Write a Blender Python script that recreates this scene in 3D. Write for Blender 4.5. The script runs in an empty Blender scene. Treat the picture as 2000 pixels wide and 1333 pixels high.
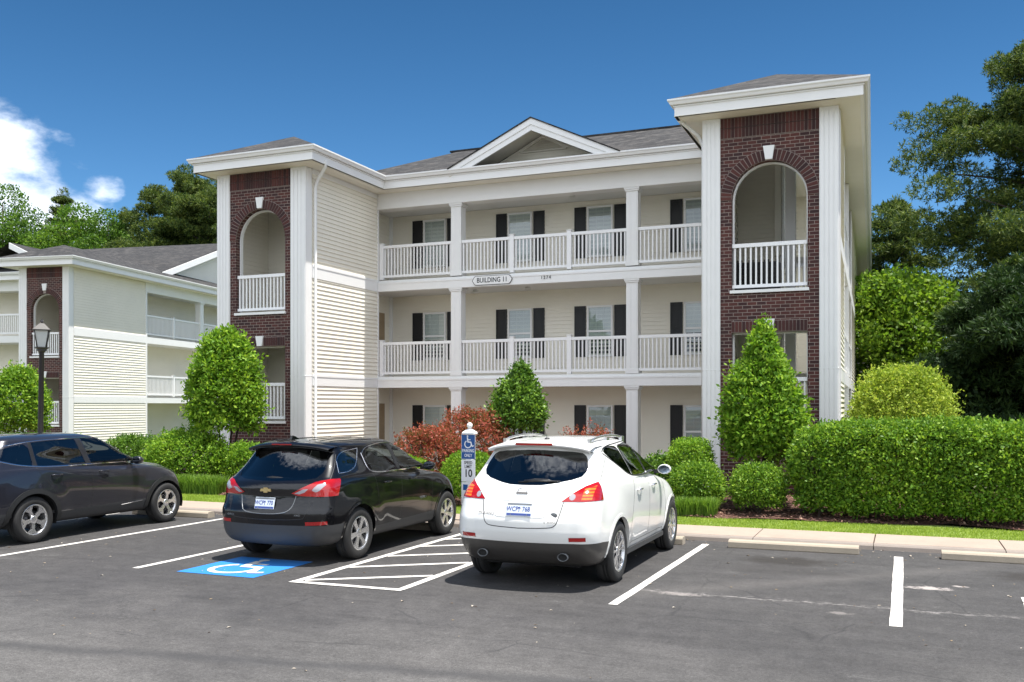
import bpy, bmesh, math, random
import numpy as np
from mathutils import Vector, Matrix
from mathutils.bvhtree import BVHTree
R = math.radians
S = bpy.context.scene
C = S.collection

# ------------------------------------------------------------ camera, sky, sun, exposure
cam = bpy.data.objects.new('camera', bpy.data.cameras.new('camera')); C.objects.link(cam)
cam.data.sensor_width = 36; cam.data.lens = 1853/2000*36
cam.data.shift_y = 126.5/2000
cam.data.clip_end = 3000
cam.location = (0, 0, 2.13); cam.rotation_euler = (R(90), 0, R(22.38))
S.camera = cam
SUN_EL, SUN_AZ = R(76.5), R(3.5)          # azimuth measured from +X towards +Y
S.view_settings.view_transform = 'Standard'; S.view_settings.look = 'None'
S.view_settings.exposure = 1.06; S.view_settings.gamma = 1
sd = Vector((math.cos(SUN_EL)*math.cos(SUN_AZ), math.cos(SUN_EL)*math.sin(SUN_AZ), math.sin(SUN_EL)))
sun = bpy.data.objects.new('sun', bpy.data.lights.new('sun', 'SUN')); C.objects.link(sun)
sun.data.energy = 4.4; sun.data.angle = R(0.5); sun.data.color = (1, .955, .89)
sun.rotation_euler = sd.to_track_quat('Z', 'Y').to_euler()
W = bpy.data.worlds.new('World'); S.world = W; W.use_nodes = True
nt = W.node_tree; N = nt.nodes; Lk = nt.links
bg = N['Background']; bg.inputs[1].default_value = 0.15
sky = N.new('ShaderNodeTexSky'); sky.sky_type = 'NISHITA'; sky.sun_disc = False
sky.sun_elevation = SUN_EL; sky.sun_rotation = R(90)-SUN_AZ
sky.altitude = 1500; sky.air_density = .9; sky.dust_density = 0.1; sky.ozone_density = 2.5
def wn(t, **k):
    n = N.new(t)
    for a, b in k.items(): setattr(n, a, b)
    return n
# clouds: a noise field over the direction vector, thick only low in the west (the photo's left)
tc = wn('ShaderNodeTexCoord'); hs = wn('ShaderNodeHueSaturation')
hs.inputs['Hue'].default_value = .496; hs.inputs['Saturation'].default_value = 1.27; hs.inputs['Value'].default_value = 1.
Lk.new(sky.outputs[0], hs.inputs['Color'])
sz = wn('ShaderNodeSeparateXYZ'); Lk.new(tc.outputs['Generated'], sz.inputs[0]); mrv = wn('ShaderNodeMapRange'); Lk.new(sz.outputs[2], mrv.inputs[0])
for i_, v_ in ((1, .0), (2, .42), (3, .60), (4, .36)): mrv.inputs[i_].default_value = v_
Lk.new(mrv.outputs[0], hs.inputs['Value'])
def vmath(op, a, b=None):
    n = wn('ShaderNodeVectorMath', operation=op)
    for i, x in enumerate((a, b)):
        if x is None: continue
        if hasattr(x, 'is_linked') or hasattr(x, 'links'): Lk.new(x, n.inputs[i])
        else: n.inputs[i].default_value = x
    return n
def wmath(op, a, b=0., c=0., clamp=False):
    n = wn('ShaderNodeMath', operation=op, use_clamp=clamp)
    for i, x in enumerate((a, b, c)):
        if hasattr(x, 'links'): Lk.new(x, n.inputs[i])
        else: n.inputs[i].default_value = x
    return n.outputs[0]
mp = wn('ShaderNodeMapping'); mp.inputs['Scale'].default_value = (1, 1, 1.9); Lk.new(tc.outputs['Generated'], mp.inputs[0])
nz = wn('ShaderNodeTexNoise'); nz.inputs['Scale'].default_value = 15; nz.inputs['Detail'].default_value = 9; nz.inputs['Roughness'].default_value = .6
Lk.new(mp.outputs[0], nz.inputs['Vector'])
def blob(dirv, rad, amp, zs=1.0):      # a soft patch of sky around one direction
    v = Vector(dirv).normalized()
    s_ = vmath('SUBTRACT', tc.outputs['Generated'], tuple(v)); m = vmath('MULTIPLY', s_.outputs[0], (1, 1, zs))
    l = vmath('LENGTH', m.outputs[0]); 
    f = wmath('SUBTRACT', 1.0, wmath('DIVIDE', l.outputs['Value'], rad))
    return wmath('MULTIPLY', wmath('MAXIMUM', f, 0.), amp)
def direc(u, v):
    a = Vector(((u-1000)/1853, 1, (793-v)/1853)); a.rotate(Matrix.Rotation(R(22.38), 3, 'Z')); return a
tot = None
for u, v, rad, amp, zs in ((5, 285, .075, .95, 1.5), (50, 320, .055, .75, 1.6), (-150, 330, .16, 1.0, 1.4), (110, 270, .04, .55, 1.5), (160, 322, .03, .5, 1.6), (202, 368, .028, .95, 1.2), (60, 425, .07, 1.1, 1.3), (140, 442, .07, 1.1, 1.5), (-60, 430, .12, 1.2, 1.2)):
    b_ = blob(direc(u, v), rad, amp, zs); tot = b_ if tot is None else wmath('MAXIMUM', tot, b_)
# unseen broken cumulus, added behind and above the photographer to brighten the shaded facade
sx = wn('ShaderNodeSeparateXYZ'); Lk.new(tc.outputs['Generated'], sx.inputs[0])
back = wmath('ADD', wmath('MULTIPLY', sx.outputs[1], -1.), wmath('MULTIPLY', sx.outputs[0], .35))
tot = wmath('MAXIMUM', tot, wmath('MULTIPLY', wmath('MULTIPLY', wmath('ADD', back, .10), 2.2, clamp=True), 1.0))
dens = wmath('ADD', tot, wmath('MULTIPLY', wmath('SUBTRACT', nz.outputs[0], .5), 1.7))
dens = wmath('MULTIPLY', dens, wmath('MULTIPLY', tot, 3.0, clamp=True))
mr = wn('ShaderNodeMapRange', interpolation_type='SMOOTHSTEP'); mr.inputs[1].default_value = .20; mr.inputs[2].default_value = .95
Lk.new(dens, mr.inputs[0])
nz2 = wn('ShaderNodeTexNoise'); nz2.inputs['Scale'].default_value = 14; nz2.inputs['Detail'].default_value = 5; Lk.new(mp.outputs[0], nz2.inputs['Vector'])
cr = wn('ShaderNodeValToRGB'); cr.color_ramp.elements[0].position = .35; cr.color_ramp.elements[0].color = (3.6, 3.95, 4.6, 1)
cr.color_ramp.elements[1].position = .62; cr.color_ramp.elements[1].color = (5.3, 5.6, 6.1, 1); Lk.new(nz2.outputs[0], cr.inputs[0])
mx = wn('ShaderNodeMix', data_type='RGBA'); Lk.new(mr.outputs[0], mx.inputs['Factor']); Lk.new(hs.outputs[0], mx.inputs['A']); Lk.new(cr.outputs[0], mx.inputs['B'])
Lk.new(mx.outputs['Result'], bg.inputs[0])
S.cycles.max_bounces = 8; S.cycles.transparent_max_bounces = 10; S.cycles.diffuse_bounces = 4; S.cycles.glossy_bounces = 4
S.cycles.use_denoising = True

# ------------------------------------------------------------ materials
class NT:
    def __init__(s, name):
        s.m = bpy.data.materials.new(name); s.m.use_nodes = True; s.t = s.m.node_tree; s.b = s.t.nodes['Principled BSDF']
    def n(s, t, ins=None, **k):
        x = s.t.nodes.new(t)
        for a, b in k.items(): setattr(x, a, b)
        for a, b in (ins or {}).items(): s.set(x.inputs[a], b)
        return x
    def set(s, sock, v):
        if hasattr(v, 'links'): s.t.links.new(v, sock)
        else: sock.default_value = v
    def noise(s, scale, detail=4, rough=.55, vec=None, dist=0):
        x = s.n('ShaderNodeTexNoise', {'Scale': scale, 'Detail': detail, 'Roughness': rough, 'Distortion': dist})
        s.set(x.inputs['Vector'], vec if vec is not None else s.obj()); return x.outputs[0]
    def obj(s):
        if not hasattr(s, '_o'): s._o = s.n('ShaderNodeTexCoord').outputs['Object']
        return s._o
    def wpos(s):
        if not hasattr(s, '_w'): s._w = s.n('ShaderNodeNewGeometry').outputs['Position']
        return s._w
    def ramp(s, f, stops):
        x = s.n('ShaderNodeValToRGB'); s.set(x.inputs[0], f); e = x.color_ramp.elements
        while len(e) < len(stops): e.new(.5)
        for i, (p, c) in enumerate(stops):
            e[i].position = p; e[i].color = (*c, 1) if hasattr(c, '__len__') else (c, c, c, 1)
        return x.outputs[0]
    def mix(s, f, a, b, mode='MIX'):
        x = s.n('ShaderNodeMix', data_type='RGBA', blend_type=mode); s.set(x.inputs['Factor'], f)
        for k, v in (('A', a), ('B', b)): s.set(x.inputs[k], (*v, 1) if isinstance(v, tuple) and len(v) == 3 else v)
        return x.outputs['Result']
    def math(s, op, a, b=0., c=0., clamp=False):
        x = s.n('ShaderNodeMath', operation=op, use_clamp=clamp)
        for i, v in enumerate((a, b, c)): s.set(x.inputs[i], v)
        return x.outputs[0]
    def map(s, scale=(1, 1, 1), rot=(0, 0, 0), loc=(0, 0, 0), vec=None):
        x = s.n('ShaderNodeMapping', {'Scale': scale, 'Rotation': rot, 'Location': loc}); s.set(x.inputs[0], vec if vec is not None else s.obj()); return x.outputs[0]
    def bump(s, h, strength=.3, dist=.01):
        x = s.n('ShaderNodeBump', {'Strength': strength, 'Distance': dist}); s.set(x.inputs['Height'], h); s.set(s.b.inputs['Normal'], x.outputs[0])
    def col(s, c): s.set(s.b.inputs['Base Color'], (*c, 1) if isinstance(c, tuple) and len(c) == 3 else c); return s
    def p(s, **k):
        for a, b in k.items(): s.set(s.b.inputs[a.replace('_', ' ')], b)
        return s
def simple(name, c, rough=.5, var=.0, scale=6, **k):
    t = NT(name)
    if var:
        f = t.noise(scale, 5)
        t.col(t.mix(f, tuple(x*(1-var) for x in c), tuple(min(1, x*(1+var)) for x in c)))
    else: t.col(c)
    t.p(Roughness=rough, **k); return t.m
M = {}
def vinyl(name, c):
    t = NT(name); f = t.noise(.7, 6, .6); g = t.noise(40, 2, .5, t.map((1, 1, .15)))
    t.col(t.mix(t.math('MULTIPLY', f, .8), tuple(x*1.05 for x in c), tuple(x*.85 for x in c))); t.p(Roughness=.5)
    t.bump(g, .08, .004); return t.m
M['siding'] = vinyl('cream_vinyl_siding', (.86, .82, .715))
M['white'] = simple('white_painted_trim', (.80, .80, .79), .42, .04, 3)
M['rail'] = simple('white_vinyl_railing', (.83, .83, .83), .35)
M['soffit'] = simple('cream_soffit', (.82, .79, .70), .55, .03, 3)
M['shutter'] = simple('black_shutter', (.006, .0065, .008), .5)
M['ceiling'] = simple('balcony_ceiling', (.74, .73, .70), .7, .05, 2)
def brick():
    t = NT('maroon_brick'); v = t.wpos()
    sep = t.n('ShaderNodeSeparateXYZ'); t.set(sep.inputs[0], t.obj()); cb = t.n('ShaderNodeCombineXYZ')
    t.set(cb.inputs[0], t.math('ADD', sep.outputs[0], sep.outputs[1])); t.set(cb.inputs[1], sep.outputs[2])
    bt = t.n('ShaderNodeTexBrick', {'Scale': 1.0, 'Mortar Size': .0062, 'Mortar Smooth': .15, 'Bias': 0., 'Brick Width': .205, 'Row Height': .078, 'Color1': (.090, .027, .022, 1), 'Color2': (.034, .014, .015, 1), 'Mortar': (.27, .225, .20, 1)})
    t.set(bt.inputs['Vector'], cb.outputs[0]); f = t.noise(2.0, 5); g = t.noise(60, 3)
    t.col(t.mix(.9, bt.outputs['Color'], t.mix(f, (.55, .55, .58), (1.45, 1.4, 1.35)), 'MULTIPLY')); t.p(Roughness=.85)
    t.bump(t.math('ADD', t.math('MULTIPLY', bt.outputs['Fac'], -1.), t.math('MULTIPLY', g, .25)), .5, .008); return t.m
M['brick'] = brick()
def bricksolid():
    t = NT('maroon_brick_cut'); a = t.n('ShaderNodeNewGeometry').outputs['Random Per Island']
    t.col(t.ramp(a, [(0, (.032, .013, .014)), (1, (.092, .027, .022))])); t.p(Roughness=.85); t.bump(t.noise(60, 3), .3, .005); return t.m
M['brick_cut'] = bricksolid()
M['mortar'] = simple('mortar', (.27, .225, .20), .9, .1, 20)
def shingle():
    t = NT('grey_asphalt_shingles'); v = t.map((1, 1, 2.2))
    vo = t.n('ShaderNodeTexVoronoi', {'Scale': 3.2, 'Randomness': 1.0}); t.set(vo.inputs['Vector'], t.map((1.0, 3.2, 3.2)))
    vo2 = t.n('ShaderNodeTexVoronoi', {'Scale': 9}); t.set(vo2.inputs['Vector'], t.map((1.0, 2.2, 2.2)))
    c = t.ramp(vo.outputs['Color'], [(0, (.014, .014, .016)), (.5, (.029, .029, .030)), (1, (.072, .067, .064))])
    c2 = t.ramp(vo2.outputs['Color'], [(0, .5), (1, 1.45)])
    c3 = t.mix(1., c, c2, 'MULTIPLY')
    t.col(t.mix(t.noise(90, 2), t.mix(1., c3, (.75, .75, .75), 'MULTIPLY'), t.mix(1., c3, (1.3, 1.3, 1.3), 'MULTIPLY'))); t.p(Roughness=.95)
    sep = t.n('ShaderNodeSeparateXYZ'); t.set(sep.inputs[0], t.obj())
    saw = t.math('FRACT', t.math('MULTIPLY', sep.outputs[2], 14.5))
    t.bump(t.math('ADD', saw, t.noise(60, 2)), .5, .012); return t.m
M['shingle'] = shingle()
def glass_house():
    t = NT('house_window_glass'); t.col((.9, .95, .95)); t.p(Roughness=.02, Transmission_Weight=0.)
    out = t.t.nodes['Material Output']; gl = t.n('ShaderNodeBsdfGlossy', {'Color': (.95, .97, 1, 1), 'Roughness': .015}); tr = t.n('ShaderNodeBsdfTransparent', {'Color': (.80, .86, .84, 1)})
    fr = t.n('ShaderNodeFresnel', {'IOR': 1.62}); ms = t.n('ShaderNodeMixShader')
    t.set(ms.inputs[0], t.math('ADD', fr.outputs[0], .04)); t.set(ms.inputs[1], tr.outputs[0]); t.set(ms.inputs[2], gl.outputs[0]); t.set(out.inputs[0], ms.outputs[0]); return t.m
M['pane'] = glass_house()
M['blind'] = simple('white_blind', (.78, .79, .77), .6)
M['dark'] = simple('dark_interior', (.03, .035, .04), .9)
M['black'] = simple('black_paint', (.012, .012, .013), .4)
M['lamp_metal'] = simple('dark_bronze_metal', (.028, .026, .026), .42, .15, 8)
def frosted():
    t = NT('frosted_lamp_glass'); t.col((.75, .76, .72)); t.p(Roughness=.35, Transmission_Weight=.45); return t.m
M['frost'] = frosted()
M['tan'] = simple('weathered_stain_door', (.30, .22, .13), .6, .3, 3)
M['metal_grey'] = simple('grey_metal', (.22, .23, .24), .4, .1, 5, Metallic=.6)

# ------------------------------------------------------------ mesh builder and objects
class MB:
    def __init__(s): s.v = []; s.f = []; s.mi = []; s.sm = []
    def add(s, vs, fs, mi=0, smooth=False):
        b = len(s.v); s.v += [tuple(x) for x in vs]; s.f += [[b+i for i in f] for f in fs]; s.mi += [mi]*len(fs); s.sm += [smooth]*len(fs); return s
    def box(s, x0, x1, y0, y1, z0, z1, mi=0, rot=None, about=None):
        vs = [Vector((x, y, z)) for z in (z0, z1) for y in (y0, y1) for x in (x0, x1)]
        if rot is not None:
            a = Vector(about) if about else Vector(((x0+x1)/2, (y0+y1)/2, (z0+z1)/2)); vs = [rot @ (v-a)+a for v in vs]
        return s.add(vs, [(0, 2, 3, 1), (4, 5, 7, 6), (0, 1, 5, 4), (2, 6, 7, 3), (0, 4, 6, 2), (1, 3, 7, 5)], mi)
    def quad(s, *p, mi=0): return s.add(p, [tuple(range(len(p)))], mi)
    def prism(s, poly, a, b, axis=2, mi=0, smooth=False):   # poly in the two other axes, extruded along axis
        def P(q, t):
            q = list(q); q.insert(axis, t); return q
        n = len(poly); vs = [P(q, a) for q in poly]+[P(q, b) for q in poly]
        s.add(vs, [tuple(range(n))[::-1], tuple(range(n, 2*n))], mi, False)
        return s.add(vs, [(i, (i+1) % n, n+(i+1) % n, n+i) for i in range(n)], mi, smooth)
    def lathe(s, prof, n=24, cen=(0, 0, 0), axis=2, mi=0, smooth=True, cap=True):
        vs = []; fs = []
        for r, z in prof:
            for k in range(n):
                a = 2*math.pi*k/n; p = [r*math.cos(a), r*math.sin(a)]; p.insert(axis, z); vs.append([p[i]+cen[i] for i in range(3)])
        for j in range(len(prof)-1):
            for k in range(n): k2 = (k+1) % n; fs.append((j*n+k, j*n+k2, (j+1)*n+k2, (j+1)*n+k))
        if cap: fs += [tuple(range(n))[::-1], tuple(range((len(prof)-1)*n, len(prof)*n))]
        return s.add(vs, fs, mi, smooth)
    def tube(s, pts, r, n=8, mi=0, cap=True, sx=1.):
        pts = [Vector(p) for p in pts]; rr = r if hasattr(r, '__len__') else [r]*len(pts); vs = []; fs = []; up = None
        for i, p in enumerate(pts):
            t = (pts[min(i+1, len(pts)-1)]-pts[max(i-1, 0)]).normalized()
            if up is None: up = t.orthogonal().normalized()
            up = (up-t*up.dot(t)).normalized(); w = t.cross(up)
            for k in range(n):
                a = 2*math.pi*k/n; vs.append(p+(up*math.cos(a)*sx+w*math.sin(a))*rr[i])
        for i in range(len(pts)-1):
            for k in range(n): k2 = (k+1) % n; fs.append((i*n+k, i*n+k2, (i+1)*n+k2, (i+1)*n+k))
        if cap: fs += [tuple(range(n))[::-1], tuple(range((len(pts)-1)*n, len(pts)*n))]
        return s.add(vs, fs, mi, True)
    def build(s, name, mats, parent=None, bevel=0, label=None):
        me = bpy.data.meshes.new(name); me.from_pydata([tuple(v) for v in s.v], [], s.f)
        if not isinstance(mats, (list, tuple)): mats = [mats]
        for m in mats: me.materials.append(M[m] if isinstance(m, str) else m)
        me.polygons.foreach_set('material_index', s.mi); me.polygons.foreach_set('use_smooth', s.sm)
        bm = bmesh.new(); bm.from_mesh(me); bmesh.ops.recalc_face_normals(bm, faces=bm.faces)
        bm.to_mesh(me); bm.free()
        o = bpy.data.objects.new(name, me); C.objects.link(o)
        if parent is not None: o.parent = parent
        if bevel:
            b = o.modifiers.new('bevel', 'BEVEL'); b.width = bevel; b.segments = 2; b.limit_method = 'ANGLE'; b.angle_limit = R(40)
        if label: o['label'] = label
        return o
def thing(name, label, cat, loc=(0, 0, 0), rotz=0, group=None):
    o = bpy.data.objects.new(name, None); C.objects.link(o); o.empty_display_size = .3
    o.location = loc; o.rotation_euler = (0, 0, rotz); return tag(o, label, cat, group)
def tag(o, label, cat, group=None):
    o['label'] = label; o['category'] = cat
    if group: o['group'] = group
    return o
def struct(o): o['kind'] = 'structure'; return o
def copy_tree(o, parent=None):
    c = o.copy(); C.objects.link(c); c.parent = parent
    for ch in list(o.children): copy_tree(ch, c)
    return c
def raw_mesh(name, V, F4, mats, smooth=False):      # fast numpy mesh of quads
    me = bpy.data.meshes.new(name); V = np.asarray(V, dtype=np.float32); F4 = np.asarray(F4, dtype=np.int32)
    me.vertices.add(len(V)); me.vertices.foreach_set('co', V.ravel()); k = F4.shape[1]
    me.loops.add(F4.size); me.loops.foreach_set('vertex_index', F4.ravel()); me.polygons.add(len(F4))
    me.polygons.foreach_set('loop_start', np.arange(0, F4.size, k, dtype=np.int32)); me.polygons.foreach_set('loop_total', np.full(len(F4), k, dtype=np.int32))
    for m in mats: me.materials.append(m)
    me.update(calc_edges=True)
    if smooth: me.polygons.foreach_set('use_smooth', [True]*len(F4))
    return me
def text_mesh(txt, size, mat, parent=None, loc=(0, 0, 0), rot=(R(90), 0, 0), name='lettering', ext=.002, align='CENTER', sx=1., bold=0.):
    cu = bpy.data.curves.new(name, 'FONT'); cu.body = txt; cu.size = size; cu.extrude = ext; cu.align_x = align; cu.align_y = 'CENTER'; cu.resolution_u = 3; cu.offset = bold
    o = bpy.data.objects.new(name, cu); C.objects.link(o); dg = bpy.context.evaluated_depsgraph_get(); dg.update()
    me = bpy.data.meshes.new_from_object(o.evaluated_get(dg)); bpy.data.objects.remove(o)
    me.transform(Matrix.Diagonal((sx, 1, 1, 1))); me.transform(Matrix.Translation(loc) @ Matrix.Rotation(rot[2], 4, 'Z') @ Matrix.Rotation(rot[1], 4, 'Y') @ Matrix.Rotation(rot[0], 4, 'X'))
    me.materials.clear(); me.materials.append(M[mat] if isinstance(mat, str) else mat)
    n = bpy.data.objects.new(name, me); C.objects.link(n)
    if parent: n.parent = parent
    return n
# ------------------------------------------------------------ ground, lot, kerb, paint
def asphalt():
    t = NT('sealed_asphalt'); w = t.wpos()
    big = t.noise(.35, 5, .6, w); mid = t.noise(2.2, 6, .65, w); fine = t.noise(85, 4, .7, w); sp = t.noise(420, 2, .5, w)
    sep = t.n('ShaderNodeSeparateXYZ'); t.set(sep.inputs[0], w); X, Y = sep.outputs[0], sep.outputs[1]
    base = t.ramp(t.math('ADD', t.math('MULTIPLY', big, .6), t.math('MULTIPLY', mid, .4)), [(.3, (.040, .039, .040)), (.55, (.052, .050, .050)), (.75, (.066, .064, .063))])
    # the drive lane nearer the camera is older, paler and coarser
    lane = t.math('ADD', t.math('MULTIPLY', t.math('SUBTRACT', 8.9, Y), .30), t.math('MULTIPLY', t.math('SUBTRACT', big, .5), 2.6), clamp=True)
    base = t.mix(lane, base, (.086, .083, .081))
    grit = t.mix(.5, t.ramp(fine, [(.38, .45), (.64, 1.7)]), t.ramp(t.noise(48, 4, .7, w), [(.36, .6), (.66, 1.45)]))
    base = t.mix(t.math('ADD', .6, t.math('MULTIPLY', lane, .4)), base, t.mix(1., base, grit, 'MULTIPLY'))
    base = t.mix(t.math('MULTIPLY', t.ramp(sp, [(.62, 0.), (.72, 1.)]), t.math('ADD', .10, t.math('MULTIPLY', lane, .5))), base, (.22, .21, .20))
    g3 = t.noise(26, 5, .75, w); base = t.mix(.75, base, t.mix(1., base, t.ramp(g3, [(.36, .70), (.66, 1.36)]), 'MULTIPLY'))
    drip = t.n('ShaderNodeTexVoronoi', {'Scale': 1.6, 'Randomness': 1.}); t.set(drip.inputs['Vector'], w); dk = t.math('MULTIPLY', t.ramp(t.math('ADD', drip.outputs['Distance'], t.math('MULTIPLY', t.noise(16, 3, .6, w), .08)), [(.055, 1.), (.10, 0.)]), t.ramp(t.noise(.7, 2, .5, t.map(loc=(3, 9, 0), vec=w)), [(.48, 0.), (.56, 1.)]))
    base = t.mix(t.math('MULTIPLY', dk, .55), base, (.020, .019, .018))
    # pale scuffs
    sc = t.noise(1.1, 8, .72, t.map((1, 1.8, 1), vec=w)); scf = t.math('MULTIPLY', t.ramp(sc, [(.60, 0.), (.72, 1.)]), t.ramp(t.noise(30, 4, .7, w), [(.42, 0.), (.6, 1.)]))
    base = t.mix(t.math('MULTIPLY', scf, .45), base, (.20, .195, .19))
    blot = t.noise(5.5, 6, .7, w); base = t.mix(.55, base, t.mix(1., base, t.ramp(blot, [(.34, .72), (.66, 1.30)]), 'MULTIPLY'))
    streak = t.noise(1.0, 6, .65, t.map((.6, 3.5, 1), rot=(0, 0, .12), vec=w)); base = t.mix(.5, base, t.mix(1., base, t.ramp(streak, [(.38, .80), (.64, 1.20)]), 'MULTIPLY'))
    # long dark tyre sweep across the lane
    def band(expr, wd, soft):
        return t.math('SUBTRACT', 1., t.math('DIVIDE', t.math('SUBTRACT', t.math('ABSOLUTE', expr), wd), soft), clamp=True)
    wob = t.math('MULTIPLY', t.math('SUBTRACT', t.noise(.8, 3, .5, w), .5), .25)
    e = t.math('SUBTRACT', t.math('SUBTRACT', Y, t.math('ADD', 7.35, t.math('MULTIPLY', X, .17))), wob)
    base = t.mix(t.math('MULTIPLY', band(e, .03, .16), .6), base, (.036, .036, .038))
    # pale crack running across the stalls
    wob2 = t.math('MULTIPLY', t.math('SUBTRACT', t.noise(2.5, 5, .7, w), .5), .22)
    e2 = t.math('SUBTRACT', t.math('SUBTRACT', Y, 10.72), wob2)
    xr = t.math('MULTIPLY', t.math('MULTIPLY', t.math('ADD', X, 3.0), 4., clamp=True), t.math('MULTIPLY', t.math('SUBTRACT', 1.3, X), 2., clamp=True), clamp=True)
    brk = t.ramp(t.noise(3, 4, .7, w), [(.38, 0.), (.52, 1.)])
    base = t.mix(t.math('MULTIPLY', t.math('MULTIPLY', band(e2, .006, .014), xr), t.math('MULTIPLY', brk, .5)), base, (.33, .31, .30))
    dirt = t.math('MULTIPLY', t.math('MULTIPLY', band(e2, .01, .16), xr), t.ramp(t.noise(7, 6, .75, w), [(.52, 0.), (.68, 1.)]))
    base = t.mix(t.math('MULTIPLY', dirt, .75), base, (.30, .28, .27))
    # fine dark cracks
    vo = t.n('ShaderNodeTexVoronoi', {'Scale': .55}, feature='DISTANCE_TO_EDGE')
    wv = t.n('ShaderNodeMix', {'Factor': .13}, data_type='VECTOR'); t.set(wv.inputs['A'], w); nn = t.n('ShaderNodeTexNoise', {'Scale': 2.2, 'Detail': 5}); t.set(nn.inputs['Vector'], w); t.set(wv.inputs['B'], nn.outputs['Color']); t.set(vo.inputs['Vector'], wv.outputs['Result'])
    ck = t.math('MULTIPLY', t.ramp(vo.outputs['Distance'], [(.0, 1.), (.009, 0.)]), t.ramp(t.noise(.5, 3, .5, t.map(loc=(7, 3, 0), vec=w)), [(.48, 0.), (.56, 1.)]))
    base = t.mix(t.math('MULTIPLY', ck, .5), base, (.018, .018, .019))
    # oil stains in the empty stalls
    def stain(cx, cy, rx, ry, k, base):
        dx = t.math('DIVIDE', t.math('SUBTRACT', X, cx), rx); dy = t.math('DIVIDE', t.math('SUBTRACT', Y, cy), ry)
        r_ = t.math('ADD', t.math('SQRT', t.math('ADD', t.math('MULTIPLY', dx, dx), t.math('MULTIPLY', dy, dy))), t.math('MULTIPLY', t.math('SUBTRACT', t.noise(4, 4, .6, w), .5), .9))
        return t.mix(t.math('MULTIPLY', t.ramp(r_, [(.45, 1.), (1.0, 0.)]), k), base, (.022, .019, .017))
    base = stain(-1.45, 13.45, .75, .5, .8, base); base = stain(1.5, 13.3, .6, .5, .7, base); base = stain(-1.5, 12.7, 1.0, .5, .25, base)
    e3 = t.math('SUBTRACT', t.math('SUBTRACT', Y, t.math('ADD', 13.0, t.math('MULTIPLY', X, .9))), wob2)
    base = t.mix(t.math('MULTIPLY', t.math('MULTIPLY', band(e3, .05, .4), xr), .13), base, (.20, .185, .175))
    # scrubbed pale patches by the paint
    def pale(cx, cy, rx, ry, k, base):
        dx = t.math('DIVIDE', t.math('SUBTRACT', X, cx), rx); dy = t.math('DIVIDE', t.math('SUBTRACT', Y, cy), ry)
        r_ = t.math('ADD', t.math('SQRT', t.math('ADD', t.math('MULTIPLY', dx, dx), t.math('MULTIPLY', dy, dy))), t.math('MULTIPLY', t.math('SUBTRACT', t.noise(9, 5, .75, w), .5), 2.6))
        return t.mix(t.math('MULTIPLY', t.ramp(r_, [(.3, 1.), (.8, 0.)]), k), base, (.42, .38, .36))
    base = pale(.28, 12.1, .33, .16, .75, base); base = pale(.62, 12.35, .12, .08, .7, base); base = pale(-2.35, 10.65, .35, .12, .4, base); base = pale(-.6, 10.3, .2, .1, .25, base)
    t.col(base); t.p(Roughness=t.math('ADD', .72, t.math('MULTIPLY', lane, .15)), Specular_IOR_Level=.35)
    t.bump(t.math('ADD', fine, t.math('MULTIPLY', t.noise(45, 3, .6, w), .8)), .45, .006); return t.m
M['asphalt'] = asphalt()
def paint(name, c, wear=.5):
    t = NT(name); w = t.wpos(); f = t.noise(60, 4, .7, w); g = t.noise(3.2, 5, .7, w)
    t.col(t.mix(t.math('MULTIPLY', t.ramp(t.math('ADD', t.math('MULTIPLY', f, .6), t.math('MULTIPLY', g, .5)), [(.54, 0.), (.66, 1.)]), wear), c, tuple(x*.45+.03 for x in c))); t.p(Roughness=.6); t.bump(t.noise(140, 3, .6, w), .25, .005); return t.m
M['line'] = paint('white_line_paint', (.64, .62, .585), .8); M['blue_paint'] = paint('blue_paint', (.02, .19, .56), .3)
def concrete(name, c, sc=5):
    t = NT(name); w = t.wpos(); f = t.noise(sc, 6, .65, w); g = t.noise(120, 3, .6, w); h = t.noise(.9, 4, .6, w)
    b_ = t.mix(f, tuple(x*.82 for x in c), tuple(x*1.12 for x in c)); b_ = t.mix(t.ramp(g, [(.3, .5), (.7, 0.)]), b_, tuple(x*.6 for x in c)); b_ = t.mix(t.math('MULTIPLY', t.ramp(h, [(.5, 0.), (.75, 1.)]), .35), b_, tuple(x*.6 for x in c))
    t.col(b_); t.p(Roughness=.9); t.bump(g, .35, .005); return t.m
M['walk'] = concrete('pink_grey_concrete', (.37, .295, .24)); M['kerb'] = concrete('kerb_concrete', (.27, .23, .20)); M['stop'] = concrete('tan_painted_concrete', (.40, .345, .27), 7)
def grass_m():
    t = NT('lawn'); w = t.wpos(); f = t.noise(1.3, 6, .6, w); g = t.noise(60, 3, .7, t.map((1, 3, 1), vec=w))
    t.col(t.mix(g, t.mix(f, (.06, .075, .030), (.08, .09, .04)), t.mix(f, (.11, .13, .055), (.14, .15, .075)))); t.p(Roughness=.9); t.bump(g, .8, .03); return t.m
M['lawn'] = grass_m()
def mulch_m():
    t = NT('pine_straw_mulch'); w = t.wpos(); f = t.noise(38, 4, .7, t.map((1, 2.6, 1), rot=(0, 0, .6), vec=w)); g = t.noise(55, 3, .7, t.map((2.8, 1, 1), rot=(0, 0, .3), vec=w)); h = t.noise(1.5, 4, .6, w)
    a = t.ramp(t.math('MULTIPLY', t.math('ADD', f, g), .5), [(.36, (.028, .011, .008)), (.5, (.11, .043, .028)), (.64, (.28, .15, .10))])
    t.col(t.mix(t.math('MULTIPLY', h, .5), a, (.13, .075, .055))); t.p(Roughness=.95); t.bump(t.math('ADD', f, g), .9, .03); return t.m
M['mulch'] = mulch_m()
m = MB(); m.quad((-600, -400, -.03), (600, -400, -.03), (600, 900, -.03), (-600, 900, -.03)); struct(m.build('ground', 'lawn'))
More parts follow.
